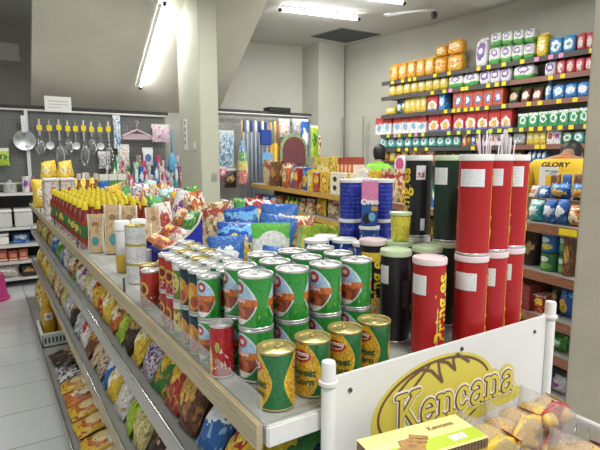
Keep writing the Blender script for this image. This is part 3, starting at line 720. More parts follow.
# blue sloped display tray with its packets
t = thing('display_tray', 'blue wedge-shaped cardboard display tray holding slanted red packets', 'display tray', (0, 0, 0))
bluec = mat('cobalt_card', '#1226b4', .5)
TY0, TY1 = 1.85, 2.12
edge = [on_y(px, py, TY0) for px, py in ((163, 250), (170, 247.5), (178, 243), (185, 238), (192, 231.5), (198, 224), (202, 213))]
prof = [(edge[0].x, TOP+.001), (edge[-1].x, TOP+.001)]+[(q.x, q.z) for q in edge[::-1]]
obj('side_panel', prism(prof, TY0, TY0+.006), bluec, t); obj('side_panel', prism(prof, TY1, TY1+.006), bluec, t)
ex0, ez0, ex1, ez1 = edge[0].x, edge[0].z, edge[-1].x, edge[-1].z
obj('back_board', boxes([((ex1-.006, TY0+.0065, TOP+.001), (ex1, TY1-.0005, ez1))]), bluec, t)
obj('front_lip', boxes([((ex0, TY0+.0065, TOP+.001), (ex0+.005, TY1-.0005, ez0-.01))]), bluec, t)
obj('sloped_floor', prism([(q.x, q.z-.03) for q in edge]+[(q.x, q.z-.036) for q in edge[::-1]], TY0+.0065, TY1-.0005), mat('card_grey', '#c9c4b4', .6), t)
obj('edge_trim', tube([(q.x, TY0, q.z+.003) for q in edge], .005), mat('trim_cream', '#d8cfae', .5), t)
obj('edge_trim', tube([(q.x, TY1+.003, q.z+.003) for q in edge], .005), mat('trim_cream', '#d8cfae', .5), t)
for r in range(3):
    for c in range(2):
        m, d = pm[['ry', 'or', 'wr', 'ry', 'gr', 'or'][r*2+c]]
        q0, q1 = edge[2*r], edge[2*r+2]; an = math.atan2(q1.z-q0.z, q1.x-q0.x); L3 = math.hypot(q1.x-q0.x, q1.z-q0.z)
        loc = Vector((q0.x, TY0+.07+.13*c, q0.z+.004))
        o = pack('bag', m, loc, 0, (1, 1, 1), '%s packet in the blue tray, %s row, %s from the near side' % (d, ['lowest', 'middle', 'highest'][r], nth(c)), 'packets in the blue tray', 'snack_packet')
        o.matrix_world = Matrix.Translation(loc) @ Matrix.Rotation(-an, 4, 'Y') @ Matrix.Rotation(R(-90), 4, 'Z') @ Matrix.Rotation(R(-90), 4, 'X') @ Matrix.Diagonal((.12, .04, L3*.97, 1))
# kraft pouches
kraft = pmat('kraft_print', '#c4a373', [dict(n=(4, .6), c='#a8845a'), dict(e=(.5, .3, .22, .12), c='#3d8a8f'), dict(e=(.5, .74, .2, .06), c='#8a6a48'), dict(x=(0, .1), c='#e1dccd'), dict(x=(.9, 1), c='#e1dccd')], .55)
for i, (x, y, h) in enumerate(((.435, 2.56, .19), (.50, 2.48, .24), (.585, 2.50, .23), (.545, 2.36, .12), (.62, 2.36, .15), (.69, 2.44, .22))):
    pack('pouch', kraft if i != 3 else pm['sl'][0], (x, y, TOP), (R(-4), 0, face(x, y)+R(-15+8*i)), (.08, .045, h), '%s stand-up pouch, %s from the aisle by the white capped bottles' % ('brown kraft' if i != 3 else 'silver', nth(i)), 'kraft pouches behind the bottles', 'kraft_pouch')
# sauce bottles
SAU = pmat('sauce_body', '#9c2415', [dict(z=(.28, .62), c='#2a6a2c'), dict(e=(.5, .45, .3, .1), c='#d9b62c'), dict(z=(.72, 1), c='#7e1a10')], .25)
def sauce():
    t = thing('sauce_bottle', '', 'bottle')
    obj('body', lathe([(0, 0), (.027, 0), (.029, .005), (.029, .13), (.026, .15), (.014, .18), (.012, .2)], 14), SAU, t)
    obj('cap', lathe([(.012, .199), (.0155, .2), (.0155, .222), (.011, .24), (0, .242)], 12), mat('cap_yellow', '#e5cf14', .4), t)
    return t
pr = Proto(sauce)
for ci in range(6):
    for ri in range(9):
        x = .415+ci*.066; y = 2.72+ri*.17+.02*ci
        pr.put((x, y, TOP), random.uniform(0, 6), 'yellow-capped red sauce bottle, %s from the near end in the %s file from the aisle' % (nth(ri), nth(ci)), 'yellow-capped sauce bottles in files')
# candy packets heaped on the inner half
n = 0
CK = ['wr', 'ry', 'yr', 'cl', 'pk', 'gr', 'or', 'tl', 'wp', 'sl', 'cl', 'yw', 'bl', 'br']
for yi in range(9):
    for xi in range(4):
        x = .815+xi*.105+random.uniform(-.008, .008); y = 2.62+yi*.2+random.uniform(-.02, .02)
        if y < 2.5: continue
        m, d = pm[CK[(yi*5+xi*3) % len(CK)]]
        h = .2+.03*((yi+xi) % 3)
        pack('bag', m, (x, y, TOP+.026), (R(random.uniform(-28, 4)), R(random.uniform(-18, 18)), face(x, y)+R(random.uniform(-30, 30))), (.1, .065, h), '%s sweets packet, %s in the %s row beyond the sauce bottles' % (d, nth(xi), nth(yi)), 'sweets packets in rows', 'sweets_packet'); n += 1
# far end of the top shelf
for i in range(2):
    x = .445+.125*i
    t = thing('clear_tub', 'clear tub of red and white packets, %s from the aisle at the far end' % nth(i), 'tub', (x, 4.6, TOP), 0, 'clear tubs at the far end')
    obj('tub', boxes([((-.056, -.11, 0), (.056, .11, .285))], .01), pmat('tub_print', '#d8cfc9', [dict(x=(.45, .75), z=(0, .8), c='#c02d2a'), dict(x=(.78, .95), z=(0, .75), c='#33507f'), dict(n=(7, .57), c='#b39a8a')], .3, warp=.2), t)
    obj('lid', boxes([((-.059, -.115, .2855), (.059, .115, .307))], .006), whiteP, t)
    for k in range(2): pack('bag', pm['yw'][0], (x-.03+.06*k, 4.57+.09*k, TOP+.3075), (0, R(8-16*k), face(x, 4.6)), (.09, .07, .12+.02*k), 'bright yellow snack bag on the %s clear tub, %s' % (nth(i), ['front', 'rear'][k]), 'yellow bags on the clear tubs')
AMB = pmat('amber_bottle', '#8a5a1f', [dict(z=(.15, .5), c='#c0913a'), dict(z=(.84, 1), c='#cbbfae')], .25)
for i in range(3): pack('bottle', AMB, (.655+.068*i, 4.5, TOP), 0, (.066, .066, .34), 'tall amber bottle with pale cap, %s from the yellow bags' % nth(i), 'amber bottles at the far end')
GB = pmat('green_bottle', '#4a9a38', [dict(z=(.2, .55), c='#a9c66e'), dict(z=(.84, 1), c='#dfe3d6'), dict(e=(.5, .4, .2, .1), c='#e8ece0')], .3)
for i in range(3): pack('carton', GB, (.855+.075*i, 4.52, TOP), 0, (.07, .07, .33), 'green and white carton right of the amber bottles, %s' % nth(i), 'green cartons at the far end')
STR = pmat('stripe_pack', '#e8e4e6', [dict(d=(1, 1, .2, .4), c='#b3243a'), dict(d=(1, 1, .6, .8), c='#22222c'), dict(d=(1, 1, 1.0, 1.2), c='#c2305a'), dict(d=(1, 1, 1.4, 1.6), c='#2a3f8a')], .35, bump=.4, warp=.2)
for i in range(3): pack('bag', STR, (1.06+.05*i, 4.5-.09*i, TOP+.015), (R(-8), R(20), face(1.1, 4.4)), (.12, .07, .24), 'diagonally striped packet right of the green cartons, %s' % nth(i), 'striped packets')
for i in range(5):
    x = .42+.165*i
    pack('bag', pm['yr' if i % 2 else 'yw'][0], (x+.02, 5.3, TOP), (0, 0, face(x, 5.3)), (.17, .1, .27), '%s snack bag, %s along the farthest row of the top shelf' % (pm['yr' if i % 2 else 'yw'][1], nth(i)), 'snack bags in the farthest row')
# ------------------------------------------------------------------ left face of the gondola: packs on three levels
zone1 = [(0.72, 1.5, ['gy', 'yr', 'bl', 'br', 'ry', 'gy']), (1.5, 1.75, ['pd', 'yw', 'pd']), (1.75, 2.1, ['lg', 'gr', 'dk']), (2.1, 2.6, ['ry', 'yr', 'or', 'yw']), (2.6, 3.1, ['wp', 'wr', 'cw', 'ct']), (3.1, 3.7, ['sl', 'cw', 'gr', 'or']), (3.7, 4.6, ['gr', 'gy', 'bl', 'cl']), (4.6, 6.2, ['yw', 'yr', 'br', 'ct'])]
zone2 = [(.72, 1.75, ['pk', 'dk', 'ct', 'gr']), (1.75, 2.0, ['gr', 'lg', 'cw']), (2.0, 2.35, ['yw', 'bl', 'cw']), (2.35, 3.0, ['cr', 'br', 'wr', 'cl']), (3.0, 3.7, ['sl', 'sl', 'dk']), (3.7, 4.8, ['br', 'cr', 'ct']), (4.8, 6.2, ['yw', 'yr', 'ct'])]
def zkey(zs, y, i):
    for a, b, ks in zs:
        if a <= y < b: return ks[i % len(ks)]
    return 'cl'
def lay(lev, zs, y0, y1, step, rows, word):
    z, x, _ = LEV[lev]; i = 0; y = y0
    while y < y1:
        for r in range(rows):
            k = zkey(zs, y, i+r*2); m, d = pm[k]
            w = step*random.uniform(.78, .94); h = (.25 if lev else .215)*random.uniform(.88, 1.1)
            xx = x+.035+.185*r; tilt = 35-9*r
            # stands on its lower seam and leans back from the aisle
            loc = Vector((xx, y+step/2+random.uniform(-.01, .01), z-.024+.012))
            o = pack('bag', m, loc, 0, (1, 1, 1), '%s snack bag, %s from the near end, %s, %s shelf' % (d, nth(i), ['front row', 'back row'][r], word), 'snack bags along the %s shelf' % word)
            M = Matrix.Translation(loc) @ Matrix.Rotation(R(-90+random.uniform(-8, 8)), 4, 'Z') @ Matrix.Rotation(R(random.uniform(-6, 6)), 4, 'Y') @ Matrix.Rotation(R(-tilt+random.uniform(-8, 5)), 4, 'X') @ Matrix.Diagonal((w, random.uniform(.07, .11), h, 1))
            o.matrix_world = M
        i += 1; y += step
lay(0, zone1, .76, 5.85, .135, 2, 'upper')
lay(1, zone2, .78, 5.85, .15, 2, 'middle')
# a few recognisable lettered bags on the upper level
# base level packs lying flat
base = [(2.40, 'yw', 'yellow'), (2.58, 'yr', 'yellow and red'), (2.75, 'yr', 'yellow and red'), (2.95, 'yw', 'yellow'), (3.13, 'or', 'orange and cream'), (3.30, 'br', 'brown and gold')]
NOOD = pmat('noodle_pack', '#e2b21d', [dict(e=(.5, .45, .36, .3), c='#c96a1e'), dict(e=(.5, .45, .24, .2), c='#e9cf8a'), dict(x=(.62, .9), z=(.55, .85), c='#e8e4dc'), dict(n=(6, .6), z=(0, .35), c='#a83a1e')], .25, bump=.35)
def flat(kind, m, x, y, z, w, t_, h, label, group, rz=0, name=None):
    """lies on its back, top edge toward the shelf back"""
    o = pack(kind, m, (0, 0, 0), 0, (1, 1, 1), label, group, name)
    o.matrix_world = Matrix.Translation((x, y, z)) @ Matrix.Rotation(R(-90+rz), 4, 'Z') @ Matrix.Rotation(R(-78), 4, 'X') @ Matrix.Diagonal((w, t_, h, 1))
    return o
for i in range(13):
    y = .95+.195*i
    flat('bag', NOOD if i % 4 != 3 else pm['or'][0], .30, y, .163, .18, .07, .24, '%s noodle pack lying on the base shelf, %s from the near end' % ('yellow' if i % 4 != 3 else 'orange and cream', nth(i)), 'noodle packs on the base shelf', random.uniform(-6, 6), 'noodle_pack')
PATT = pmat('scroll_pack', '#bfc0c6', [dict(n=(9, .52), c='#2f3038'), dict(n=(14, .6), c='#eeeef2')], .25, bump=.3)
flat('bag', PATT, .30, 3.52, .163, .26, .08, .24, 'silver pack with dark scroll pattern on the base shelf', 'base shelf packs', 0, 'sugar_pack')
flat('bag', pm['dk'][0], .30, 3.82, .163, .22, .07, .22, 'dark brown pack on the base shelf before the white basket', 'base shelf packs', 6, 'coffee_pack')
flat('bag', pm['dk'][0], .32, 3.55, .25, .2, .05, .2, 'dark pack lying on the silver scroll pack', 'base shelf packs', 10, 'coffee_pack').location.z += .0
for i in range(22):
    k = ['yr', 'or', 'ct', 'br', 'yw', 'cr'][i % 6]; y = .85+.18*i
    if y > 5.8: break
    o = pack('bag', pm[k][0], (.58, y, .14), (R(-18), 0, R(-90)), (.17, .08, .26), '%s bag at the back of the base shelf, %s from near end' % (pm[k][1], nth(i)), 'bags standing at the back of the base shelf')
# white basket with oil jars on the base shelf
t = thing('plastic_basket', 'white plastic basket on the base shelf holding golden oil bottles', 'basket', (.41, 4.42, .1285))
bl = []
for (lo, hi) in (((-.13, -.2, 0), (.13, .2, .006)), ((-.13, -.2, .0), (-.124, .2, .10)), ((.124, -.2, 0), (.13, .2, .10)), ((-.13, -.2, 0), (.13, -.194, .10)), ((-.13, .194, 0), (.13, .2, .10))): bl.append((lo, hi))
obj('walls', boxes(bl), mat('basket_white', '#cfd6cf', .4), t)
sl = []
for i in range(9): sl.append(((-.115+.027*i, -.202, .03), (-.10+.027*i, -.2005, .075)))
obj('slots', boxes(sl), mat('slot_dark', '#3d5c4a', .6), t)
obj('rim', boxes([((-.137, -.207, .10), (-.12, .207, .112)), ((.12, -.207, .10), (.137, .207, .112)), ((-.12, -.207, .10), (.12, -.19, .112)), ((-.12, .19, .10), (.12, .207, .112))]), whiteP, t)
OIL = clear_mat('oil_gold', '#c9950f', .92, .12)
for i, (x, y) in enumerate(((.35, 4.42), (.46, 4.40), (.35, 4.54), (.46, 4.53))):
    t = thing('oil_bottle', 'golden cooking oil bottle in the white basket, %s' % ['front aisle corner', 'front inner corner', 'rear aisle corner', 'rear inner corner'][i], 'bottle', (x, y, .1365), face(x, y), 'oil bottles in the white basket')
    obj('body', lathe([(0, 0), (.046, 0), (.05, .01), (.048, .08), (.05, .16), (.05, .2), (.035, .25), (.03, .26), (.036, .27), (.036, .325), (.03, .34), (0, .34)], 18), OIL, t)
    obj('label', patch(.0506, -.6, .6, .165, .225), pmat('oil_label', '#ded8cc', [dict(e=(.5, .5, .3, .3), c='#8f7fa0')], .5), t)
for i, (y, k) in enumerate(((4.78, 'ct'), (4.95, 'or'), (5.12, 'yw'), (5.3, 'ct'), (5.48, 'yr'), (5.66, 'ct'))):
    pack('bag', pm[k][0], (.36, y, .14), (R(-14), 0, R(-80)), (.17, .09, .26), '%s bag on the base shelf beyond the white basket, %s along' % (pm[k][1], nth(i)), 'bags beyond the white basket')

# pink stool on the floor
t = thing('plastic_stool', 'pink plastic stool on the tiles beside the far white shelves', 'stool', (-.06, 6.55, 0))
pinkp = mat('stool_pink', '#d42a7c', .35)
obj('seat', lathe([(.12, .27), (.145, .272), (.15, .285), (.14, .298), (.03, .3), (.0, .3)], 24), pinkp, t)
obj('skirt', lathe([(.185, .0), (.19, .0), (.19, .03), (.178, .04), (.15, .275), (.14, .275), (.17, .04), (.185, .0)], 24), pinkp, t)
obj('foot_ring', lathe([(.186, .0), (.2, .0), (.2, .02), (.186, .022)], 24), pinkp, t)

# ------------------------------------------------------------------ back left: white shelves, grid rack
t = thing('white_shelf_unit', 'white wall shelf unit with containers below the utensil rack', 'shelf unit', (0, 0, 0))
for z in (.12, .33, .54, .76, 1.19):
    obj('shelf_board', boxes([((-.7, 7.02, z-.03), (2.62, 7.4, z))], .003), white_metal, t)
for x in (-.7, .55, 1.5, 2.58):
    obj('upright', boxes([((x, 7.401, 0), (x+.04, 7.43, 1.2))]), white_metal, t)
obj('back_panel', boxes([((-.7, 7.431, 0), (2.62, 7.44, 1.2))]), dark, t)
for i, x in enumerate((-.1, .13, .36)):
    tt = thing('storage_box', 'white lidded food box on the third shelf, %s toward the gondola' % nth(i), 'storage box', (x, 7.2, .7615), 0, 'white lidded boxes')
    obj('tub', boxes([((-.1, -.14, 0), (.1, .14, .19))], .012), mat('tub_pale', '#c9ccc8', .4), tt); obj('lid', boxes([((-.105, -.145, .1905), (.105, .145, .225))], .008), whiteP, tt)
tt = thing('storage_box', 'wide white plastic box on the second shelf', 'storage box', (.02, 7.2, .5415))
obj('tub', boxes([((-.16, -.14, 0), (.16, .14, .12))], .02), whiteP, tt); obj('lid', boxes([((-.165, -.145, .1205), (.165, .145, .145))], .008), whiteP, tt)
pack('bag', pm['bl'][0], (.32, 7.16, .54), (R(-30), 0, 0), (.2, .08, .14), 'blue and white bag beside the wide white box')
for i in range(5):
    pack('carton', pmat('orange_carton', '#b8503a', [dict(e=(.5, .55, .35, .2), c='#d98a6a'), dict(z=(.1, .2), c='#e8d8c8')], .5), (-.12+.11*i, 7.16, .33), R(4*i-8), (.1, .14, .13+.01*(i % 3)), 'orange-red carton on the lowest board, %s from the left' % nth(i), 'orange-red cartons on the lowest board')
pack('bag', pm['cw'][0], (.12, 7.12, .121), (R(-8), 0, 0), (.32, .16, .16), 'crumpled white bag on the bottom board')
pack('carton', pm['dk'][0], (.38, 7.16, .121), 0, (.16, .2, .14), 'dark box on the bottom board beside the white bag')
# items on the 1.19 board
tt = thing('steel_pot', 'shiny steel pot on the top white board at the left', 'pot', (.24, 7.2, 1.1915))
obj('body', lathe([(0, 0), (.07, 0), (.075, .01), (.08, .1), (.085, .105)], 20), steel, tt); obj('lid', lathe([(.085, .105), (.08, .115), (.02, .14), (.012, .16), (0, .162)], 20), clear_mat('glass_lid', '#e6efef', .45), tt)
pack('jar', pm['wp'][0], (.42, 7.2, 1.19), 0, (.09, .09, .2), 'white and purple jar beside the steel pot')
pack('bottle', pm['pk'][0], (.50, 7.18, 1.19), 0, (.07, .07, .2), 'pink and white bottle beside the jar')
TOY = [('pk', 'bottle'), ('tl', 'jar'), ('wr', 'carton'), ('gr', 'bottle'), ('bl', 'jar'), ('wp', 'bottle'), ('or', 'bottle'), ('pk', 'jar'), ('sl', 'bottle'), ('cl', 'carton'), ('wr', 'bottle'), ('tl', 'bottle'), ('pk', 'carton'), ('bl', 'bottle')]
for row in range(2):
    for i in range(16):
        k, kd = TOY[(i*3+row*5) % len(TOY)]; x = 1.42+.072*i; h = (.2+.06*((i*7+row) % 4))*(1+.25*row)
        pack(kd, pm[k][0], (x, 7.09+.13*row, 1.19), 0, (.064, .064, h), '%s %s, %s along the %s row under the pink hanger' % (pm[k][1], KCAT[kd], nth(i), ['front', 'rear'][row]), 'toiletries under the utensil rack')
for i in range(8):
    k = ['dk', 'sl', 'cl', 'tl', 'br', 'wp', 'cl', 'bl'][i]
    pack('carton', pm[k][0], (.62+.1*i, 7.15, 1.19), 0, (.085, .08, .18+.03*(i % 3)), '%s carton, %s along the board under the hanging whisks' % (pm[k][1], nth(i)), 'cartons under the whisks')
# grid rack
def grid_rack(name, label, x0, x1, y, z0, z1):
    t = thing(name, label, 'wire rack')
    obj('frame', tubes([([(x0, y, z0), (x0, y, z1), (x1, y, z1), (x1, y, z0), (x0, y, z0)], .013)], 8), white_metal, t)
    w = []
    n = int((x1-x0)/.05)
    for i in range(1, n): w.append(([(x0+(x1-x0)*i/n, y+.004, z0), (x0+(x1-x0)*i/n, y+.004, z1)], .0022))
    n = int((z1-z0)/.05)
    for i in range(1, n): w.append(([(x0, y+.006, z0+(z1-z0)*i/n), (x1, y+.006, z0+(z1-z0)*i/n)], .0022))
    obj('wire_mesh', tubes(w, 4), mat('wire_grey', '#8f9190', .4, .6), t)
    obj('backing', boxes([((x0, y+.05, z0), (x1, y+.056, z1))]), mat('rack_backing_'+name, '#747674' if name == 'grid_rack' else '#9a9b95', .8, noise=.1, scale=5), t)
    obj('top_bar', boxes([((x0-.05, y+.02, z1+.02), (x1+.05, y+.06, z1+.06))]), dark, t)
    return t
grid_rack('grid_rack', 'grey wire grid rack on the left hung with kitchen utensils', -.7, 2.3, 7.33, 1.3, 2.24)
obj_ = obj('divider', boxes([((.46, 7.30, 1.3), (.50, 7.318, 2.24))]), white_metal, bpy.data.objects['grid_rack'])
sign = thing('paper_sign', 'white paper notice on the top edge of the utensil rack', 'notice', (.865, 7.31, 2.33))
obj('sheet', boxes([((-.16, -.003, -.1), (.16, 0, .1))]), paper, sign)
obj('lettering', boxes([((-.12, -.0045, .03), (.12, -.0032, .045)), ((-.12, -.0045, -.01), (.12, -.0032, .003)), ((-.12, -.0045, -.05), (.05, -.0032, -.037))]), mat('faint_ink', '#c2c4c4', .6), sign)
# hanging utensils
def hook(parent, top): obj('hook', tube([(0, .012, .01), (0, -.03, .0), (0, -.035, -.006)], .003, 5), chrome, parent)
t = thing('frying_ladle', 'large steel frying strainer hanging at the left of the rack', 'strainer', (.445, 7.25, 2.08))
obj('bowl', lathe([(0, -.05), (.08, -.042), (.12, -.01), (.128, .0), (.122, .0), (.08, -.034), (0, -.042)], 24), mat('brushed_steel', '#b9bfc3', .3, .8), t, (0, 0, -.23), (R(90), 0, 0))
obj('handle', boxes([((-.028, -.004, -.13), (.028, .002, .08))], .002), steel, t)
hook(t, 0)
def whisk(label, x, z, L):
    t = thing('hanging_whisk', label, 'whisk', (x, 7.26, z), 0, 'utensils hanging on the rack')
    obj('handle', tube([(0, 0, 0), (0, 0, -L*.45)], .012, 8), clear_mat('pale_plastic', '#dfe2e0', .8, .3), t)
    w = []
    for k in range(6):
        a = PI*k/6; r = .055
        w.append(([(0, 0, -L*.45), (r*.7*math.cos(a), r*.7*math.sin(a), -L*.62), (r*math.cos(a), r*math.sin(a), -L*.8), (r*.6*math.cos(a), r*.6*math.sin(a), -L*.95), (0, 0, -L)], .003))
        w.append(([(0, 0, -L*.45), (-r*.7*math.cos(a), -r*.7*math.sin(a), -L*.62), (-r*math.cos(a), -r*math.sin(a), -L*.8), (-r*.6*math.cos(a), -r*.6*math.sin(a), -L*.95), (0, 0, -L)], .003))
    obj('wires', tubes(w, 4), chrome, t); hook(t, 0)
    tg = obj('price_tag', boxes([((-.03, -.02, -.14), (.03, -.018, -.07))]), yel, t)
def skimmer(label, x, z, L, r):
    t = thing('hanging_skimmer', label, 'skimmer', (x, 7.26, z), 0, 'utensils hanging on the rack')
    obj('handle', tube([(0, 0, 0), (0, 0, -L)], .008, 6), steel, t)
    obj('bowl', lathe([(0, -.025), (r*.7, -.018), (r, 0), (r*.95, 0), (0, -.018)], 18), steel, t, (0, 0, -L-r), (R(90), 0, 0)); hook(t, 0)
    obj('price_tag', boxes([((-.03, -.02, -.14), (.03, -.018, -.07))]), yel, t)
hx = [.62, .735, .85, .955, 1.05, 1.15, 1.25, 1.36, 1.47]
for i, x in enumerate(hx):
    if i % 3 == 1: skimmer('steel skimmer with yellow tag, hanging %s from the white divider' % nth(i), x, 2.12, .28, .05)
    elif i % 3 == 2: whisk('large wire whisk with yellow tag, hanging %s from the white divider' % nth(i), x, 2.13, .62)
    else: whisk('wire whisk with yellow tag, hanging %s from the white divider' % nth(i), x, 2.12, .46)
PM('skb', 'blue and white', '#dfe6ec', dict(n=(5, .55), c='#4f86c6'), dict(n=(8, .62), c='#2f5fa8'), **B_)
PM('ppk', 'pale pink and white', '#e3c3d2', dict(n=(5, .55), c='#f0e6ea'), dict(n=(7, .6), c='#c77fa6'), **B_)
def card(label, x, z, w, h, m, cat='packet', name='hanging_packet'):
    t = thing(name, label, cat, (x, 7.27, z), 0, 'packets hanging on the rack')
    obj('card', boxes([((-w/2, -.004, -.06), (w/2, 0, 0))]), paper, t)
    obj('packet', SH['bag'][1], m, t, (0, -.02, -h), None, (w, .035, h-.04)); hook(t, 0)
card('white and red card packet hanging left of the strainer', .1, 2.08, .11, .3, pm['wr'][0])
card('green packet hanging at the far left of the rack', .2, 1.75, .12, .22, pm['lg'][0])
card('blue and white brush packet beside the last whisk', 1.585, 2.22, .1, .46, pm['skb'][0])
card('pink and white cloth packet hanging right of the pink hanger', 2.2, 2.12, .26, .26, pm['ppk'][0])
card('white and blue packet hanging below the pink hanger', 2.0, 1.78, .15, .26, pmat('white_blue_packet', '#dfe4e8', [dict(e=(.5, .5, .3, .25), c='#3f78b8')], .4))
card('clear packet of brown tools hanging below the hanger', 1.66, 1.82, .16, .36, pm['cw'][0])
card('grey packet hanging below the whisks', 1.4, 1.72, .16, .24, pm['sl'][0])
t = thing('clothes_hanger', 'pale pink plastic clothes hanger set hanging on the rack', 'hanger', (1.86, 7.26, 2.1))
hm = mat('hanger_pink', '#d8aebb', .35)
obj('hook', tube([(0, 0, -.07), (0, 0, 0), (.025, 0, .035), (.0, 0, .06), (-.025, 0, .04)], .007, 6), hm, t)
obj('bar', tubes([([(0, 0, -.07), (-.2, 0, -.16), (-.21, 0, -.19), (-.19, 0, -.205), (.19, 0, -.205), (.21, 0, -.19), (.2, 0, -.16), (0, 0, -.07)], .013), ([(-.16, 0, -.145), (.16, 0, -.145)], .01)], 6), hm, t)
obj('slip_cover', boxes([((-.19, -.01, -.2), (.19, .01, -.15))], .005), clear_mat('hanger_wrap', '#e9d5da', .5), t)
t = thing('hanging_brush', 'long bright blue brush hanging beside the column', 'brush', (2.34, 7.2, 2.05))
obj('handle', tube([(0, 0, 0), (0, 0, -.35)], .012, 8), mat('brush_blue', '#3b92c9', .4), t); obj('head', lathe([(0, -.62), (.05, -.6), (.065, -.5), (.04, -.38), (.012, -.34), (0, -.34)], 14), mat('bristle_blue', '#57a9d8', .6, noise=.2, scale=60), t)

# switches on the column
t = thing('switch_strip', 'tall white switch strip on the column side', 'switch', (2.329, 6.55, 1.93))
obj('plate', boxes([((-.008, -.06, -.2), (0, .06, .22))], .003), whiteP, t)
for i in range(4): obj('switch', boxes([((-.013, -.028, -.12+.085*i), (-.0085, .028, -.06+.085*i))], .002), mat('switch_grey', '#8d949c', .4), t)
t = thing('light_switch', 'small cream light switch on the column side', 'switch', (2.329, 6.22, 1.78))
obj('plate', boxes([((-.008, -.05, -.06), (0, .05, .06))], .003), mat('switch_cream', '#cfccb8', .4), t); obj('rocker', boxes([((-.014, -.02, -.03), (-.0085, .02, .03))], .002), mat('switch_cream', '#cfccb8', .4), t)
t = thing('light_switch', 'small socket box on the column front, lower down', 'switch', (2.5, 5.999, 1.38))
obj('plate', boxes([((-.04, -.01, -.05), (.04, 0, .05))], .003), mat('switch_grey2', '#9d9d8e', .4), t); obj('socket', boxes([((-.015, -.014, -.02), (.015, -.0105, .02))], .002), mat('switch_grey', '#8d949c', .4), t)

# ------------------------------------------------------------------ back right rack with brooms and brushes
grid_rack('broom_rack', 'white framed wire rack beyond the column hung with brooms and poles', 2.75, 4.79, 7.2, .4, 2.335)
obj_ = thing('black_tray', 'black tray lying on top of the broom rack', 'tray', (4.2, 7.32, 2.396))
obj('base', boxes([((-.2, -.12, 0), (.2, .1, .02))], .003), black, obj_); obj('rim', boxes([((-.2, -.12, .0205), (-.19, .1, .07)), ((.19, -.12, .0205), (.2, .1, .07)), ((-.19, .09, .0205), (.19, .1, .07)), ((-.19, -.12, .0205), (.19, -.11, .07))]), black, obj_)
def hx_y(px): return on_y(px, 150, 7.1).x
polem = mat('pole_blue', '#8fa5c4', .35); navy = mat('navy_plastic', '#1b3f9a', .4)
for i, px in enumerate((243, 247, 251, 255, 259, 262)):
    t = thing('hanging_mop', 'pale blue mop pole hanging on the broom rack, %s from the column' % nth(i), 'mop', (hx_y(px), 7.08, 2.2), 0, 'mop poles hanging on the rack')
    obj('pole', tube([(0, 0, 0), (0, 0, -(1.2 if i < 4 else .95))], .014, 8), polem, t)
    obj('grip', lathe([(0, -.16), (.02, -.16), (.024, -.1), (.022, 0), (.012, .02), (0, .022)], 10), whiteP if i % 2 else navy, t)
    hook(t, 0)
t = thing('hanging_dustpan', 'navy blue plastic dustpan hanging behind the mop poles', 'dustpan', (hx_y(264.5), 7.06, 2.2))
obj('handle', boxes([((-.02, -.01, -.12), (.02, .01, 0))], .004), navy, t); obj('pan', boxes([((-.1, -.03, -.36), (.1, .02, -.12))], .01), navy, t)
t = thing('hanging_dustpan', 'pale blue plastic dustpan below the navy one', 'dustpan', (hx_y(265), 7.04, 1.8))
obj('handle', boxes([((-.02, -.01, -.08), (.02, .01, 0))], .004), polem, t); obj('pan', boxes([((-.1, -.03, -.26), (.1, .02, -.08))], .01), mat('sky_plastic', '#6fa8d6', .4), t)
t = thing('hanging_duster', 'rainbow coloured duster hanging beside the column', 'duster', (hx_y(237.5), 6.93, 2.2))
obj('handle', tube([(0, 0, 0), (0, 0, -.3)], .012, 8), mat('duster_yellow', '#dcb52a', .4), t)
obj('brush', lathe([(0, -1.0), (.06, -.97), (.085, -.8), (.07, -.5), (.03, -.32), (0, -.3)], 16), pmat('rainbow', '#4d8fc9', [dict(z=(.55, .75), c='#58a85c'), dict(z=(.35, .55), c='#d9cf4e'), dict(z=(0, .35), c='#e0695e'), dict(n=(16, .58), c='#f0e6dd')], .7), t)
BROOM = [(270, '#d9952a', 'orange', 2.2), (274, '#e2c22a', 'yellow', 2.22), (278, '#c9622a', 'brown-orange', 2.18)]
for px, cc, d, z in BROOM:
    t = thing('hanging_broom', '%s hand broom hanging right of the mop poles' % d, 'broom', (hx_y(px), 7.06, z), 0, 'hand brooms on the rack')
    bmm = mat('broom_'+d, cc, .6, noise=.2, scale=40)
    obj('handle', tube([(0, 0, 0), (0, 0, -.35)], .014, 8), bmm, t); obj('bristles', boxes([((-.035, -.02, -.75), (.035, .02, -.35))], .008), bmm, t)
t = thing('hanging_mat', 'round-topped maroon mat with green rim hanging on the rack', 'mat', (hx_y(291), 7.0, 1.75))
def halfround(r0, y0, y1, dz=0): return prism([(-r0, -.22)]+[(r0*math.cos(a), r0*1.05*math.sin(a)) for a in [PI-PI*i/16 for i in range(17)]]+[(r0, -.22)], y0, y1)
obj('rim', halfround(.27, 0, .02), mat('mat_rim', '#7d9a68', .7, noise=.4, scale=25), t); obj('pile', halfround(.22, -.012, -.0005), mat('mat_maroon', '#6b3238', .9, noise=.15, scale=60), t)
PM('skyc', 'pale blue', '#b9cddd', dict(n=(5, .52), c='#5f9fd0'), dict(n=(7, .57), c='#e6edf2'), dict(n=(9, .62), c='#3d6fae'), **B_)
HP = [(226, 150, .26, .6, 'skyc', 'pale blue toy packet hanging next to the column'), (222, 172, .12, .18, 'pk', 'round pink puff packet low beside the column'), (304.5, 138, .15, .62, 'bl', 'long blue and white packet at the right end of the rack'), (314, 142, .15, .55, 'lg', 'lime green packet past the right end of the rack'), (284, 128, .2, .3, 'cw', 'clear packet above the round mat'), (297, 128, .2, .3, 'sl', 'silver packet above the round mat'), (230, 178, .2, .3, 'dk', 'dark packet low beside the duster'), (318, 150, .1, .5, 'or', 'orange strip packet beside the lime packet')]
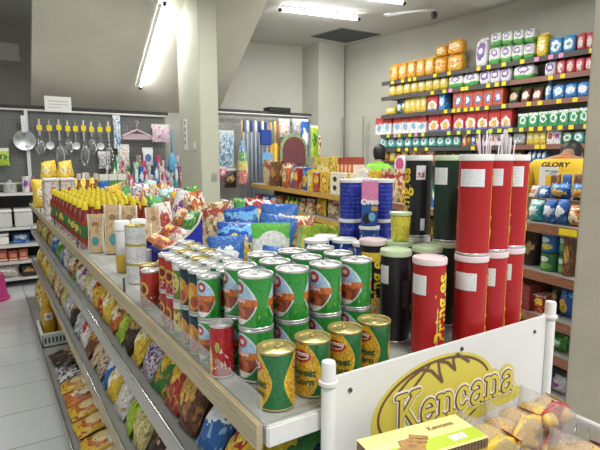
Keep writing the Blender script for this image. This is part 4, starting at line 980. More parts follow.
for hi_, (px, py, w, h, k, lab) in enumerate(HP):
    HY = (7.06, 6.96, 7.06, 6.96, 7.1, 7.1, 6.98, 7.06)[hi_]; p = on_y(px, py, HY)
    t = thing('hanging_packet', lab, 'packet', (p.x, HY, p.z+h/2), 0, 'packets hanging on the broom rack')
    obj('card', boxes([((-w/2, -.004, -.06), (w/2, 0, 0))]), paper, t); obj('packet', SH['bag'][2], pm[k][0], t, (0, -.02, -h), None, (w, .05, h-.04)); obj('hook', tube([(0, .09, .01), (0, -.01, .0)], .003, 5), chrome, t)

# ------------------------------------------------------------------ middle gondola (runs 9 degrees off)
MK, MX0 = .158, 2.4125
MA = -math.atan(MK)
def mid(y, off=0.0):
    d = Vector((MK, 1, 0)).normalized(); n = Vector((d.y, -d.x, 0))
    return Vector((MX0+MK*y, y, 0))+n*off
t = thing('middle_gondola', 'second gondola with orange-red price rails behind the red crisps tubes', 'gondola shelf', tuple(mid(1.215)), MA)
ML = 5.8
red_rail = pmat('price_rail_red', '#9a5f3c', [dict(n=(40, .5), c='#84492c')], .5)
chk = pmat('price_rail_checks', '#b9702a', [dict(n=(90, .5), c='#d9b02a')], .5)
MZ = [1.235, .955, .70, .50, .25]
for z in MZ:
    s = obj('shelf_board', boxes([((0, 0, z-.035), (.38, ML, z))], .003), grey_metal, t)
    obj('price_rail', boxes([((-.012, 0, z-.05), (-.0005, 2.0, z+.002))]), red_rail, s); obj('price_rail', boxes([((-.012, 2.001, z-.05), (-.0005, ML, z+.002))]), chk, s)
    if z < 1.2: obj('shelf_board', boxes([((.42, 0, z-.035), (.8, ML, z))], .003), grey_metal, t)
    else: obj('shelf_board', boxes([((.381, 0, z-.035), (.8, ML, z))], .003), grey_metal, t)
obj('back_panel', boxes([((.385, 0, 0), (.415, ML, 1.198))]), dark, t); obj('base', boxes([((.03, 0, 0), (.384, ML, .12))]), dark, t)
for yy in (.02, 1.8, 3.6, 5.4): obj('upright', boxes([((.386, yy, 1.236), (.414, yy+.03, 1.3))]), white_metal, t)
def on_mid(px, py, off=0.0): 
    k = MK; n = math.sqrt(1+k*k); return on_line(px, py, MX0+off*n, k)
def mpack(kind, key, x0, x1, ytop, zbase, off, label, group, thick=.1, name=None, ybot=None, lift=0.0):
    m, d = pm[key] if isinstance(key, str) else key
    p0, p1 = on_mid(x0, 200, off), on_mid(x1, 200, off); w = (Vector((p1.x-p0.x, p1.y-p0.y))).length*.93
    c = (p0+p1)/2; ztop = on_mid((x0+x1)/2, ytop, off).z
    if zbase < MZ[0]-.02: ztop = min(ztop, min(q for q in MZ if q > zbase+.02)-.055)
    h = max(.05, ztop-zbase-lift)
    return pack(kind, m, (c.x, c.y, zbase+lift), (0, 0, R(-90)+MA), (w, thick, h), label, group, name)
z0 = MZ[0]
yellowbox = (pmat('yellow_carton', '#e0c84a', [dict(e=(.5, .5, .4, .25), c='#f0e9b0'), dict(n=(8, .6), c='#b98d2a')], .5), 'yellow')
stripebox = (pmat('stripe_carton', '#d9682f', [dict(v=(4, .35), c='#f0d9c0'), dict(z=(.8, 1), c='#b03a22')], .5), 'orange striped')
dotbox = (pmat('dot_carton', '#e6e0c4', [dict(e=(.25, .7, .1, .12), c='#3a2a22'), dict(e=(.25, .3, .1, .12), c='#3a2a22'), dict(x=(.85, 1), c='#e0bd2a'), dict(e=(.65, .7, .08, .1), c='#b3452a')], .5), 'cream dotted')
gm = 'goods on the middle gondola top'
for (kd, key, x0, x1, yt, off, lab) in [
    ('carton', 'cr', 267, 273.5, 160, .1, 'cream and brown carton at the far end of the middle gondola'), ('carton', 'br', 274, 280, 162, .1, 'brown carton, second from the far end of the middle gondola'), ('bottle', 'dk', 281, 285, 161, .1, 'dark bottle beside the brown carton'), ('carton', 'or', 286, 291, 163, .1, 'orange carton left of the blue bottle'),
    ('bottle', 'bl', 292, 297, 165, .1, 'blue bottle with white label on the middle gondola'), ('carton', 'ry', 297.5, 302.5, 167, .1, 'red and yellow carton right of the blue bottle'), ('jar', 'by', 303, 311, 168, .1, 'blue jar with yellow label on the middle gondola'), ('carton', 'yw', 311.5, 317, 170, .1, 'narrow yellow carton right of the blue jar'),
    ('carton', 'ry', 317.5, 324, 172, .1, 'red and yellow carton under the yellow box'), ('carton', 'yr', 324.5, 333, 172, .1, 'yellow and red carton under the yellow box'), ('carton', dotbox, 334, 356, 173, .1, 'cream carton with dark dots in front of the striped box'),
    ('bag', 'cw', 359, 371, 168, .12, 'crumpled clear white bag right of the dotted carton'), ('carton', 'yr', 373, 384, 171, .12, 'yellow and red carton behind the blue cookie tubes'), ('carton', 'cr', 386, 399, 169, .12, 'cream carton behind the blue cookie tubes')]:
    mpack(kd, key, x0, x1, yt, z0, off, lab, gm, .12 if kd == 'carton' else .08)
mpack('carton', yellowbox, 317, 338, 157, z0, .27, 'large yellow carton standing behind the red and yellow cartons', gm, .14)
mpack('carton', stripebox, 342, 359, 157.5, z0, .27, 'orange striped carton standing behind the dotted carton', gm, .14)
# goods beside the pillar
for (kd, key, x0, x1, yt, off, lab, lift) in [
    ('bag', 'tl', 531, 545, 200, .08, 'teal bag in the lower layer nearest the red tubes', 0), ('bag', 'bl', 546, 558, 200, .08, 'blue and white bag in the lower layer', 0), ('bag', 'bl', 558.5, 570, 200, .08, 'blue and white bag in the lower layer beside the orange one', 0), ('bag', 'or', 571, 585, 206, .08, 'orange and cream bag in the lower layer by the pillar', 0)]:
    mpack(kd, key, x0, x1, yt, z0, off, lab, gm, .1)
t = thing('display_riser', 'low carton riser behind the lower blue bags', 'carton', (0, 0, 0)); 
c0, c1 = mid(1.32, .145), mid(2.0, .145)
t.location = tuple((c0+c1)/2+Vector((0, 0, z0+.0015))); t.rotation_euler = (0, 0, MA)
obj('carton', boxes([((0, -.34, 0), (.2, .34, .13))], .004), mat('carton_brown', '#7a5a38', .7, noise=.1), t); obj('flap', boxes([((.0, -.34, .1305), (.2, .34, .134))]), mat('carton_brown2', '#8a6a45', .7), t)
for (kd, key, x0, x1, yt, off, lab) in [
    ('pouch', 'wr', 531, 539.5, 186, .2, 'white and red pouch left of the blue bags'), ('pouch', 'bl', 540, 550, 186, .2, 'narrow blue and white pouch left of the labelled bags'), ('bag', 'by', 550.5, 571.5, 184, .2, 'blue bag with yellow label, nearer the red tubes'), ('bag', 'by', 572, 590, 184, .2, 'blue bag with yellow label, nearer the pillar')]:
    mpack(kd, key, x0, x1, yt, z0+.1345, off, lab, gm, .08)
for i, (x0, x1, key) in enumerate(((549, 560, 'br'), (561, 571, 'bl'), (572, 586, 'br'))):
    mpack('pouch', key, x0, x1, 174.5, z0, .42, '%s pouch behind the labelled blue bags, %s' % (pm[key][1], ['nearest the white card', 'in the middle', 'by the pillar'][i]), gm, .08)
p = on_mid(549, 186, .30)
t = thing('price_card', 'white L-shaped price card standing above the blue bags', 'price card', (p.x, p.y, z0+.001), R(-90)+MA)
ph = on_mid(549, 167, .30).z-z0; pw = .13
obj('card', boxes([((-.075, -.004, ph-.05), (.06, 0, ph))]), paper, t); obj('stem', boxes([((-.075, -.004, .001), (-.03, 0, ph-.0505))]), paper, t)
obj('lettering', boxes([((-.03, -.0052, ph-.03), (.0, -.0042, ph-.02)), ((.01, -.0052, ph-.035), (.06, -.0042, ph-.022)), ((.0, -.0052, ph-.045), (.05, -.0042, ph-.04))]), mat('grey_green_ink', '#7f9a86', .6), t)
# second shelf of the middle gondola
z1 = MZ[1]; g2 = 'goods on the middle gondola second shelf'
blueT = (pmat('blue_tin', '#1c66b8', [dict(e=(.4, .62, .3, .14), c='#d9e2ea'), dict(e=(.5, .28, .35, .16), c='#d4c33a'), dict(z=(.9, 1), c='#2f3f4a')], .3), 'blue')
greenT = (pmat('green_tin', '#2a7a3c', [dict(e=(.4, .62, .3, .14), c='#d5dfd2'), dict(e=(.5, .28, .35, .16), c='#6fae4a'), dict(z=(.9, 1), c='#24382a')], .3), 'green')
def tins(x0, x1, ytop, keytop, keylow, w1, w2):
    p0, p1 = on_mid(x0, 250, .1), on_mid(x1, 250, .1); d = ((p1-p0).xy).length; c = (p0+p1)/2
    zt = on_mid((x0+x1)/2, ytop, .1).z; h = (zt-z1)/2
    pack('tin', keylow[0], (c.x, c.y, z1), R(-90)+MA, (d, d, h*.995), w2, g2); pack('tin', keytop[0], (c.x, c.y, z1+h), R(-90)+MA, (d, d, h*.99), w1, g2)
tins(543.5, 559.5, 232, blueT, greenT, 'blue biscuit tin stacked on a green one', 'green biscuit tin under the blue one')
tins(560.5, 572, 233, greenT, greenT, 'green biscuit tin stacked right of the blue tin', 'green biscuit tin at the bottom, right of the blue tin')
mpack('pouch', 'dk', 529, 542, 232, z1, .14, 'dark pouch left of the biscuit tins', g2)
mpack('carton', 'br', 573, 580, 236, z1, .1, 'brown carton right of the biscuit tins', g2)
for i, (x0, x1, key, kd) in enumerate(((258, 262, 'pk', 'carton'), (263, 271, 'bl', 'bag'), (271.5, 279, 'bl', 'pouch'), (279.5, 286, 'br', 'carton'), (287, 291, 'gy', 'bottle'), (291.5, 295.5, 'gy', 'bottle'), (296, 300, 'gy', 'bottle'), (300.5, 306, 'cr', 'pouch'), (307, 316, 'cr', 'pouch'), (317, 327, 'yr', 'bag'), (328, 341, 'cr', 'bag'), (343, 355, 'yr', 'bag'), (357, 372, 'or', 'bag'))):
    mpack(kd, key, x0, x1, 194+i*.6, z1, .12, '%s %s on the middle gondola second shelf, %s from far end' % (pm[key][1], KCAT[kd], nth(i)), g2, .1)
# third and bottom shelves beside the pillar
z2, z3, z4 = MZ[2], MZ[3], MZ[4]; g3 = 'goods on the middle gondola lower shelves'
REDBOX = (pmat('red_carton_art', '#7d1a1a', [dict(e=(.3, .55, .22, .25), c='#cfc4c8'), dict(e=(.3, .78, .14, .12), c='#c79a4a'), dict(n=(8, .58), c='#a82f2a')], .5), 'dark red')
mpack('carton', REDBOX, 524, 545, 284, z2, .08, 'dark red carton with a pale picture beside the post', g3, .14)
mpack('carton', 'ry', 546, 558, 296, z2, .1, 'red and yellow carton right of the dark red one', g3, .12)
mpack('pouch', 'dk', 559, 568, 282, z2, .14, 'dark pouch with pale tag near the pillar on the third shelf', g3)
mpack('bag', 'by', 568.5, 582, 292, z2, .12, 'blue bag with yellow label near the pillar on the third shelf', g3)
mpack('bag', 'lg', 549, 562, 336, z3, .1, 'lime green bag on the fourth shelf beside the post', g3, .12)
mpack('bag', 'gr', 563, 578, 338, z3, .1, 'green and white bag on the fourth shelf near the pillar', g3, .12)
mpack('bag', 'tl', 549, 559, 376, z4, .1, 'teal and white bag on the bottom shelf beside the post', g3, .12)
mpack('bag', 'by', 559.5, 567, 380, z4, .1, 'blue bag on the bottom shelf between teal and purple bags', g3, .1)
mpack('bag', 'wp', 567.5, 580, 382, z4, .1, 'white and purple bag on the bottom shelf by the pillar', g3, .12)
# yellow tags on the middle gondola rail
for i, px in enumerate((563, 568.5, 574)):
    p = on_mid(px, 226, -.013)
    o = obj('price_tag', boxes([((-.022, -.0015, -.018), (.022, 0, .018))]), yel, None, (p.x, p.y, 1.212), (0, 0, R(-90)+MA)); tag(o, 'yellow price tag on the middle gondola rail by the pillar, %s along' % nth(i), 'price tag', 'tags on the middle gondola')

# ------------------------------------------------------------------ right wall shelving
WK, WX0 = -.1, 6.43
WA = -math.atan(WK)
t = thing('tall_shelving', 'tall wall shelving full of nappy packs, boxes and washing goods', 'wall shelving', (WX0+WK*2.2, 2.2, 0), WA)
WL = 4.3
RZ = [2.906, 2.655, 2.355, 2.03, 1.80, 1.575, 1.25, .9, .5, .15]
boardm = mat('shelf_dark', '#4a4642', .6); brail = mat('rail_brown', '#8a5a4a', .5)
for i, z in enumerate(RZ):
    s = obj('shelf_board', boxes([((0, 0, z-.03), (.40, WL, z))], .003), boardm, t)
    obj('price_rail', boxes([((-.012, 0, z-.062), (-.0005, WL if i in (0, 3) else 2.0, z+.002))]), boardm if i in (0, 3) else brail, s)
    if i not in (0, 3): obj('price_rail', boxes([((-.012, 2.001, z-.062), (-.0005, WL, z+.002))]), boardm, s)
for yy in (0, 1.05, 2.1, 3.15, WL-.03): obj('upright', boxes([((.401, yy, 0), (.43, yy+.03, 3.0))]), boardm, t)
S_ = dict(rough=.4, warp=.36, grain=.3)
PM('orangepack', 'orange-yellow', '#efa91c', dict(e=(.5, .5, .34, .26), c='#f3dca0'), dict(n=(6, .58), c='#e07c14'), **S_)
PM('greenpack', 'white and green', '#e3e6e2', dict(z=(0, .3), c='#4fae45'), dict(e=(.5, .62, .3, .22), c='#8a6aa8'), dict(e=(.5, .62, .2, .12), c='#dcd6e2'), dict(z=(.92, 1), c='#5fb552'), **S_)
PM('pur', 'purple and white', '#e6e2ea', dict(e=(.5, .55, .36, .3), c='#7d5aa6'), dict(e=(.5, .55, .2, .12), c='#e9e4ee'), **S_)
PM('sky', 'sky blue and white', '#3f9ad6', dict(e=(.5, .45, .36, .28), c='#e9f2f7'), dict(e=(.5, .45, .16, .12), c='#3f78c0'), **S_)
PM('rose', 'red-pink and white', '#d84a56', dict(e=(.5, .4, .3, .3), c='#f0dcdc'), dict(n=(6, .6), c='#c22f3c'), **S_)
PM('ybk', 'yellow', '#e0c53a', dict(e=(.5, .6, .3, .2), c='#f0ead0'), dict(z=(0, .15), c='#b9892a'), dict(v=(5, .2), c='#c9a22a'), **S_)
PM('rbx', 'red and white', '#cf2a2a', dict(e=(.5, .3, .42, .3), c='#f0e6e2'), dict(e=(.5, .3, .22, .18), c='#e0b24a'), dict(z=(0, .12), c='#5a6fb8'), **S_)
PM('obx', 'blue-disc orange', '#d9552f', dict(e=(.5, .45, .32, .3), c='#3f78c4'), dict(e=(.5, .45, .2, .18), c='#e4ebf2'), **S_)
PM('gbx', 'green and white', '#2f9a5a', dict(e=(.5, .5, .34, .28), c='#eef4ee'), dict(e=(.5, .5, .2, .14), c='#3aa36a'), dict(z=(.8, 1), c='#d9e6dc'), **S_)
PM('teal', 'teal and white', '#58b8b4', dict(e=(.5, .5, .32, .3), c='#eaf3f1'), dict(z=(.82, 1), c='#d2e6e4'), dict(e=(.5, .5, .16, .12), c='#4aa0b8'), **S_)
PM('rwl', 'white and red', '#e9e6e6', dict(z=(.62, 1), c='#cf3a3a'), dict(e=(.5, .4, .3, .2), c='#7fb4d8'), **S_)
PM('bpk', 'bright blue and white', '#2f7fce', dict(e=(.5, .5, .38, .24), c='#eaf1f7'), dict(n=(6, .6), c='#79b8e8'), **S_)
PM('blk', 'black and green', '#23261f', dict(z=(.8, 1), c='#8aa83a'), dict(e=(.5, .4, .34, .22), c='#c9b27a'), **S_)
PM('brr', 'brown and cream', '#7a2f2a', dict(e=(.5, .45, .36, .26), c='#e6d6c2'), dict(z=(.85, 1), c='#3d7a3a'), **S_)
def on_wall(px, py, off=0.0): return on_line(px, py, WX0+off*math.sqrt(1+WK*WK), WK)
rname = ['top', 'second', 'third', 'fourth', 'fifth', 'sixth']
cnt = {}
def wpack(row, kind, key, x0, x1, ytop, off=.12, thick=.16, lift_y=None, extra=''):
    m, d = pm[key]
    p0, p1 = on_wall(x0, 100, off), on_wall(x1, 100, off); w = ((p1-p0).xy).length*.95; c = (p0+p1)/2
    zt = on_wall((x0+x1)/2, ytop, off).z; zb = RZ[row]
    if lift_y is not None: zb = on_wall((x0+x1)/2, lift_y, off).z
    if row and zt > RZ[row-1]-.036: zt = RZ[row-1]-.036
    i = cnt.get((row, key), 0); cnt[(row, key)] = i+1
    lab = '%s %s on the %s wall shelf, %s such from far end' % (d, {'soft': 'nappy pack', 'carton': 'box', 'pouch': 'refill pouch', 'bottle': 'bottle', 'bag': 'bag', 'jar': 'jar', 'tin': 'tin'}[kind], rname[row], nth(i))
    return pack(kind, m, (c.x, c.y, zb), (0, 0, R(-90)+WA), (w, thick, max(.06, zt-zb)), lab, 'goods on the %s wall shelf' % rname[row], {'soft': 'nappy_pack', 'carton': 'goods_box', 'pouch': 'refill_pouch'}.get(kind))
def run(row, kind, key, x0, x1, n, yt0, yt1, **kw):
    for i in range(n):
        a = x0+(x1-x0)*i/n; b = x0+(x1-x0)*(i+1)/n; f = (i+.5)/n
        k = key if isinstance(key, str) else key[i % len(key)]
        wpack(row, kind, k, a, b, yt0+(yt1-yt0)*f, **kw)
# row 0
run(0, 'soft', 'orangepack', 391, 435, 5, 65, 56)
wpack(0, 'soft', 'orangepack', 435.5, 447, 57); wpack(0, 'soft', 'orangepack', 436, 447, 46, lift_y=57.2)
wpack(0, 'soft', 'orangepack', 448, 463, 54.5); wpack(0, 'soft', 'orangepack', 448, 463, 40, lift_y=54.7)
wpack(0, 'soft', 'pur', 476, 487.5, 39)
run(0, 'soft', 'greenpack', 489, 534, 4, 48, 43)
for i, yb in enumerate((47.6, 46.3, 45, 43.8)):
    x0 = 490+11*i; wpack(0, 'soft', 'greenpack', x0, x0+10.5, yb-14.5, lift_y=yb-.5)
wpack(0, 'soft', 'yw', 535.5, 547, 34); run(0, 'soft', 'sky', 548.5, 574, 2, 39, 34); run(0, 'soft', 'rose', 575, 601, 3, 34, 31)
# row 1
run(1, 'soft', 'ybk', 391, 449, 8, 83, 76)
run(1, 'soft', 'greenpack', 450, 480, 2, 74, 71); run(1, 'soft', 'pur', 481, 512, 3, 70, 67); wpack(1, 'soft', 'greenpack', 514, 535, 64.5)
run(1, 'soft', 'pur', 545, 556, 1, 61.5, 61.5); run(1, 'soft', 'rose', 556.5, 603, 5, 60, 55)
# row 2
run(2, 'soft', 'ybk', 388, 398, 1, 107, 107); run(2, 'bag', ['bpk', 'ybk'], 399, 408, 2, 102, 101); run(2, 'carton', 'ybk', 408, 429, 4, 100, 96)
wpack(2, 'carton', 'rbx', 430, 441, 92); wpack(2, 'carton', 'bpk', 442, 448, 94); run(2, 'carton', 'obx', 456, 506, 5, 93, 88)
wpack(2, 'pouch', 'blk', 510, 521, 87); wpack(2, 'pouch', 'brr', 522, 532, 87); wpack(2, 'pouch', 'brr', 533, 544, 86); wpack(2, 'bottle', 'bpk', 546, 553, 80); run(2, 'soft', 'bpk', 554, 603, 4, 85, 79)
# row 3
run(3, 'carton', 'rwl', 379, 395, 2, 115, 115); run(3, 'carton', 'rwl', 397, 430, 4, 114, 116); run(3, 'carton', 'rbx', 432, 455, 2, 110.5, 110); run(3, 'carton', 'rbx', 457, 516, 5, 109.5, 110)
run(3, 'carton', 'gbx', 522, 603, 8, 114.5, 106.5)
# row 4
run(4, 'soft', 'teal', 383, 465, 10, 136, 135); run(4, 'carton', ['or', 'br', 'bl', 'or'], 467, 485, 4, 134, 134); run(4, 'carton', ['wp', 'wr'], 487, 514, 4, 134, 134)
run(4, 'soft', 'sl', 517, 530, 1, 131, 131); run(4, 'carton', 'ybk', 532, 551, 3, 132, 131); run(4, 'carton', ['wr', 'wp'], 552, 566, 2, 130, 130); run(4, 'soft', ['gbx', 'teal'], 567, 600, 3, 132, 130)
# row 5
run(5, 'carton', ['br', 'ybk'], 388, 412, 4, 151, 151); run(5, 'carton', ['or', 'cr'], 414, 440, 3, 151, 151); run(5, 'bottle', 'bpk', 532, 552, 4, 148, 148); run(5, 'carton', 'dk', 440, 530, 7, 152, 150)
# straws bundle: in a jar standing on the fifth shelf
sticks = [mat('straw_white', '#d8d5d8', .5), mat('straw_pink', '#d7a9b8', .5), mat('straw_grey', '#a9abb5', .5)]
for i, px in enumerate((487, 498, 509)):
    p = on_mid(px, 145, .2)
    t = thing('straw_jar', 'jar of long pale drinking straws, %s of three behind the red tubes' % nth(i), 'straws', (p.x, p.y, MZ[0]+.001), 0, 'straw jars')
    obj('jar', lathe([(0, 0), (.036, 0), (.04, .005), (.042, .3), (.037, .3), (.034, .01), (0, .008)], 16), clear_mat('jar_clear', '#dcdfe2', .5), t)
    for k in range(11):
        a = random.uniform(0, 6.28); r = random.uniform(.005, .02); q = random.uniform(-.6, .6)+a; w_ = random.uniform(.015, .055)
        obj('straw', tube([(r*math.cos(a), r*math.sin(a), .012), (r*math.cos(a)+w_*.25*math.cos(q), r*math.sin(a)+w_*.25*math.sin(q), .29), (r*math.cos(a)+w_*math.cos(q), r*math.sin(a)+w_*math.sin(q), .52+random.uniform(-.04, .05))], .0045, 5), sticks[k % 3], t)
# the stretch of the middle gondola behind the red tubes
for row, zz, hh in ((0, MZ[0], .2), (1, MZ[1], .17)):
    for i in range(13):
        y = 2.12+.135*i
        if (row == 0 and y < 2.42) or y > (3.45 if row == 0 else 3.2): continue
        kd = ('carton', 'pouch', 'bag')[(i+row) % 3]; key = ('yr', 'bl', 'cr', 'gr', 'ry', 'tl', 'yw')[(i*2+row*3) % 7]; m, d = pm[key]; c = mid(y, .13)
        pack(kd, m, (c.x, c.y, zz), (0, 0, R(-90)+MA), (.115, .09, hh*(.8+.1*(i % 3))), '%s %s behind the red tubes, %s along the middle gondola %s' % (d, KCAT[kd], nth(i), ('top', 'second shelf')[row]), 'goods behind the red tubes')
# price tags
gre = mat('tag_lime', '#c9e01e', .6); pnk = mat('tag_pink', '#e88ac8', .6)
TG = [(0, (392, 402, 409, 414, 434, 448, 477, 487, 502, 520, 588), (534, 548, 558)), (1, (432, 444, 462, 466, 487.5, 496, 503, 549, 561), (450,)), (2, (446, 454, 459, 466, 472, 478, 487, 504, 529, 540, 559, 575), ()), (3, (389, 400, 411, 424, 450, 460, 470, 480, 492, 501, 512, 523, 533, 542, 551, 562, 573, 588), (396, 417)), (4, (400, 408, 417, 428, 475, 540, 546), ()), (5, (405, 412, 540), ())]
for row, ys, ps in TG:
    for i, px in enumerate(sorted(ys+ps)):
        p = on_wall(px, 100, -.014); pink = px in ps
        mm = pnk if pink else (gre if row == 3 and px < 520 else yel)
        o = obj('price_tag', boxes([((-.03, -.0015, -.027), (.03, 0, .027))]), mm, None, (p.x, p.y, RZ[row]-.03), (0, 0, R(-90)+WA))
        tag(o, '%s price tag on the %s wall shelf edge, %s from the far end' % ('pink' if pink else ('lime' if mm is gre else 'yellow'), rname[row], nth(i)), 'price tag', 'price tags on the wall shelving')

# ------------------------------------------------------------------ people
def skin_mesh(verts, edges, radii, root=0, sub=2):
    me = bpy.data.meshes.new('sk'); me.from_pydata(verts, edges, []); o = bpy.data.objects.new('sk', me); C.objects.link(o)
    s = o.modifiers.new('s', 'SKIN'); s.use_smooth_shade = True
    sv = me.skin_vertices[0].data
    for i, r in enumerate(radii):
        sv[i].radius = r if isinstance(r, tuple) else (r, r); sv[i].use_root = (i == root)
    o.modifiers.new('u', 'SUBSURF').render_levels = sub; o.modifiers['u'].levels = sub
    dg = bpy.context.evaluated_depsgraph_get(); dg.update()
    out = bpy.data.meshes.new_from_object(o.evaluated_get(dg)); bpy.data.objects.remove(o)
    for p in out.polygons: p.use_smooth = True
    return out
class Sk:
    def __init__(s): s.v = []; s.e = []; s.r = []
    def chain(s, pts, start=None):
        prev = start
        for x, y, z, r in pts:
            s.v.append((x, y, z)); s.r.append(r); i = len(s.v)-1
            if prev is not None: s.e.append((prev, i))
            prev = i
        return prev
    def mesh(s, sub=2): return skin_mesh(s.v, s.e, s.r, 0, sub)
def person(label, loc, rz, hgt, shirt, collar, hairc, long_hair=False, word=None, bow=0.0, drop=0.0, trousers='#2a2d38', bulk=1.0):
    """faces local +y"""
    t = thing('person', label, 'person', loc, rz); k = hgt/1.72
    skinm = mat('skin_tan', '#9a6a4c', .55, noise=.05, scale=12)
    S = Sk(); b = bulk
    S.chain([(0, 0, .93, (.135*b, .1))]); p = 0
    ch = S.chain([(0, .0, 1.08, (.13*b, .095)), (0, -.01, 1.25, (.15*b, .105)), (0, -.015, 1.38, (.14*b, .095))], 0)
    nk = S.chain([(0, .0, 1.465, .056), (0, .015+bow*.3, 1.53-drop*.35, .05)], ch)
    hd = S.chain([(0, .03+bow*.6, 1.58-drop*.6, (.06, .07)), (0, .035+bow, 1.64-drop, (.068, .084)), (0, .03+bow, 1.685-drop, (.052, .066))], nk)
    hands = []
    for s in (-1, 1):
        sh = S.chain([(s*.15*b, -.012, 1.39, .06), (s*.2*b, -.012, 1.34, .054), (s*.245*b, .0, 1.1, .042), (s*.25*b, .10, .88, .032), (s*.25*b, .125, .83, .03)], ch)
        pm_ = S.chain([(s*.25*b, .14, .78, (.038, .02))], sh)
        for q, (dx, ln) in enumerate(((-.027, .062), (-.009, .072), (.009, .068), (.026, .052))):
            S.chain([(s*.25*b+dx, .152, .74, .0095), (s*.25*b+dx, .165, .74-ln*.55, .0088), (s*.25*b+dx*.95, .16, .74-ln, .0075)], pm_)
        S.chain([(s*(.25*b-.038), .155, .79, .012), (s*(.25*b-.05), .17, .755, .0095)], sh)
        S.chain([(s*.085, .0, .84, .085), (s*.095, .01, .5, .058), (s*.095, -.01, .3, .05), (s*.095, -.02, .09, .036), (s*.1, .06, .03, (.04, .028)), (s*.1, .14, .022, (.036, .02))], 0)
    obj('body', S.mesh(), skinm, t, None, None, (k, k, k))
    T = Sk(); T.chain([(0, 0, .9, (.17*b, .125))]); c2 = T.chain([(0, 0, 1.08, (.165*b, .125)), (0, -.012, 1.25, (.178*b, .13)), (0, -.017, 1.375, (.16*b, .115))], 0); T.chain([(0, .0, 1.445, (.082, .078))], c2)
    for s in (-1, 1): T.chain([(s*.15*b, -.012, 1.39, .078), (s*.205*b, -.012, 1.335, .074), (s*.24*b, -.004, 1.14, .062)], c2)
    obj('shirt', T.mesh(), mat('cloth_'+shirt, shirt, .75, noise=.08, scale=9, bump=.15), t, None, None, (k, k, k))
    obj('collar', lathe([(.068, 1.45), (.08, 1.452), (.078, 1.475), (.066, 1.48), (.064, 1.455), (.068, 1.45)], 18), mat('cloth_'+collar, collar, .7), t, (0, .005*k, 0), None, (k, k, k))
    U = Sk(); U.chain([(0, 0, .93, (.155*b, .12))])
    for s in (-1, 1): U.chain([(s*.09, 0, .83, .1), (s*.098, .01, .5, .075), (s*.098, -.01, .12, .062)], 0)
    obj('trousers', U.mesh(), mat('cloth_'+trousers, trousers, .8), t, None, None, (k, k, k))
    for s in (-1, 1):
        F = Sk(); F.chain([(s*.1, -.03, .045, (.047, .04)), (s*.1, .05, .04, (.05, .036)), (s*.1, .15, .034, (.045, .028))]); obj('shoe', F.mesh(), black, t, None, None, (k, k, k))
    bm = bmesh.new(); bmesh.ops.create_uvsphere(bm, u_segments=20, v_segments=14, radius=1)
    for v in list(bm.verts):
        c = v.co
        if c.y > .55 and c.z < .35: bm.verts.remove(v); continue
        w = 1+.03*math.sin(c.x*23+c.z*17)
        z = c.z*.105 if c.z > 0 else c.z*(.15 if long_hair else .085)
        v.co = Vector((c.x*.083*w, c.y*.1*w, z))
    for f in bm.faces: f.smooth = True
    bmesh.ops.solidify(bm, geom=bm.faces[:], thickness=.006)
    obj('hair', bm_mesh(bm), mat('hair_'+hairc, hairc, .5, noise=.3, scale=40), t, (0, (.022+bow)*k, (1.64-drop)*k), None, (k, k, k))
    for s in (-1, 1):
        bm = bmesh.new(); bmesh.ops.create_uvsphere(bm, u_segments=10, v_segments=8, radius=.012); obj('eye', bm_mesh(bm, smooth=True), mat('eye_dark', '#1c1512', .3), t, (s*.03*k, (.108+bow)*k, (1.63-drop)*k))
        bm = bmesh.new(); bmesh.ops.create_uvsphere(bm, u_segments=10, v_segments=8, radius=1); obj('ear', bm_mesh(bm, smooth=True), skinm, t, (s*.074*k, (.03+bow)*k, (1.615-drop)*k), None, (.012, .022, .034))
    F = Sk(); F.chain([(0, .105+bow, 1.635-drop, .008), (0, .128+bow, 1.6-drop, .012)]); obj('nose', F.mesh(), skinm, t, None, None, (k, k, k))
    obj('mouth', boxes([((-.022, .095+bow, 1.563-drop), (.022, .108+bow, 1.572-drop))], .003), mat('lips', '#7c4238', .5), t, None, None, (k, k, k))
    if word:
        me = text_mesh(word, .05, 0, .0022, .2)
        vs = me.vertices
        # lay the word on the back of the shirt
        for v in vs: v.co = (v.co.x*1.25-.03, -.158, 1.41+v.co.y)
        obj('lettering', me, mat('print_black', '#2a1c12', .6), t, None, None, (k, k, k))
    return t
hd = math.atan2(.87, .49)
p = on_y(567, 200, 2.43)
person('person in a yellow shirt seen from behind, facing the wall shelves', (4.385, 2.46, 0), R(-76), 1.90, '#e6b412', '#d9742a', '#1a1614', False, 'GLORY', .13, .13, bulk=1.32)
person('person with dark hair in a lime green top beside the far shelf end', (4.62, 5.22, 0), R(-60), 1.83, '#7fd02a', '#7fd02a', '#120f10', True, None, .02, .03, bulk=.85)

# round pink toy lid next to the far person: hangs at the end of the shelving
p = on_wall(402, 168, -.25)
t = thing('gift_tin', 'round pink and white tin on a stand before the wall shelves', 'tin', (p.x, p.y, 0), R(-95))
obj('stand', boxes([((-.08, -.08, 0), (.08, .08, 1.4))], .01), boardm, t)
obj('tin', lathe([(0, -.05), (.13, -.05), (.135, -.03), (.135, .03), (.13, .05), (0, .05)], 24), whiteP, t, (0, 0, 1.537), (R(90), 0, 0)); obj('face', lathe([(0, .051), (.1, .051), (.1, .054), (0, .055)], 24), mat('tin_pink', '#d0508c', .4), t, (0, 0, 1.537), (R(90), 0, 0))

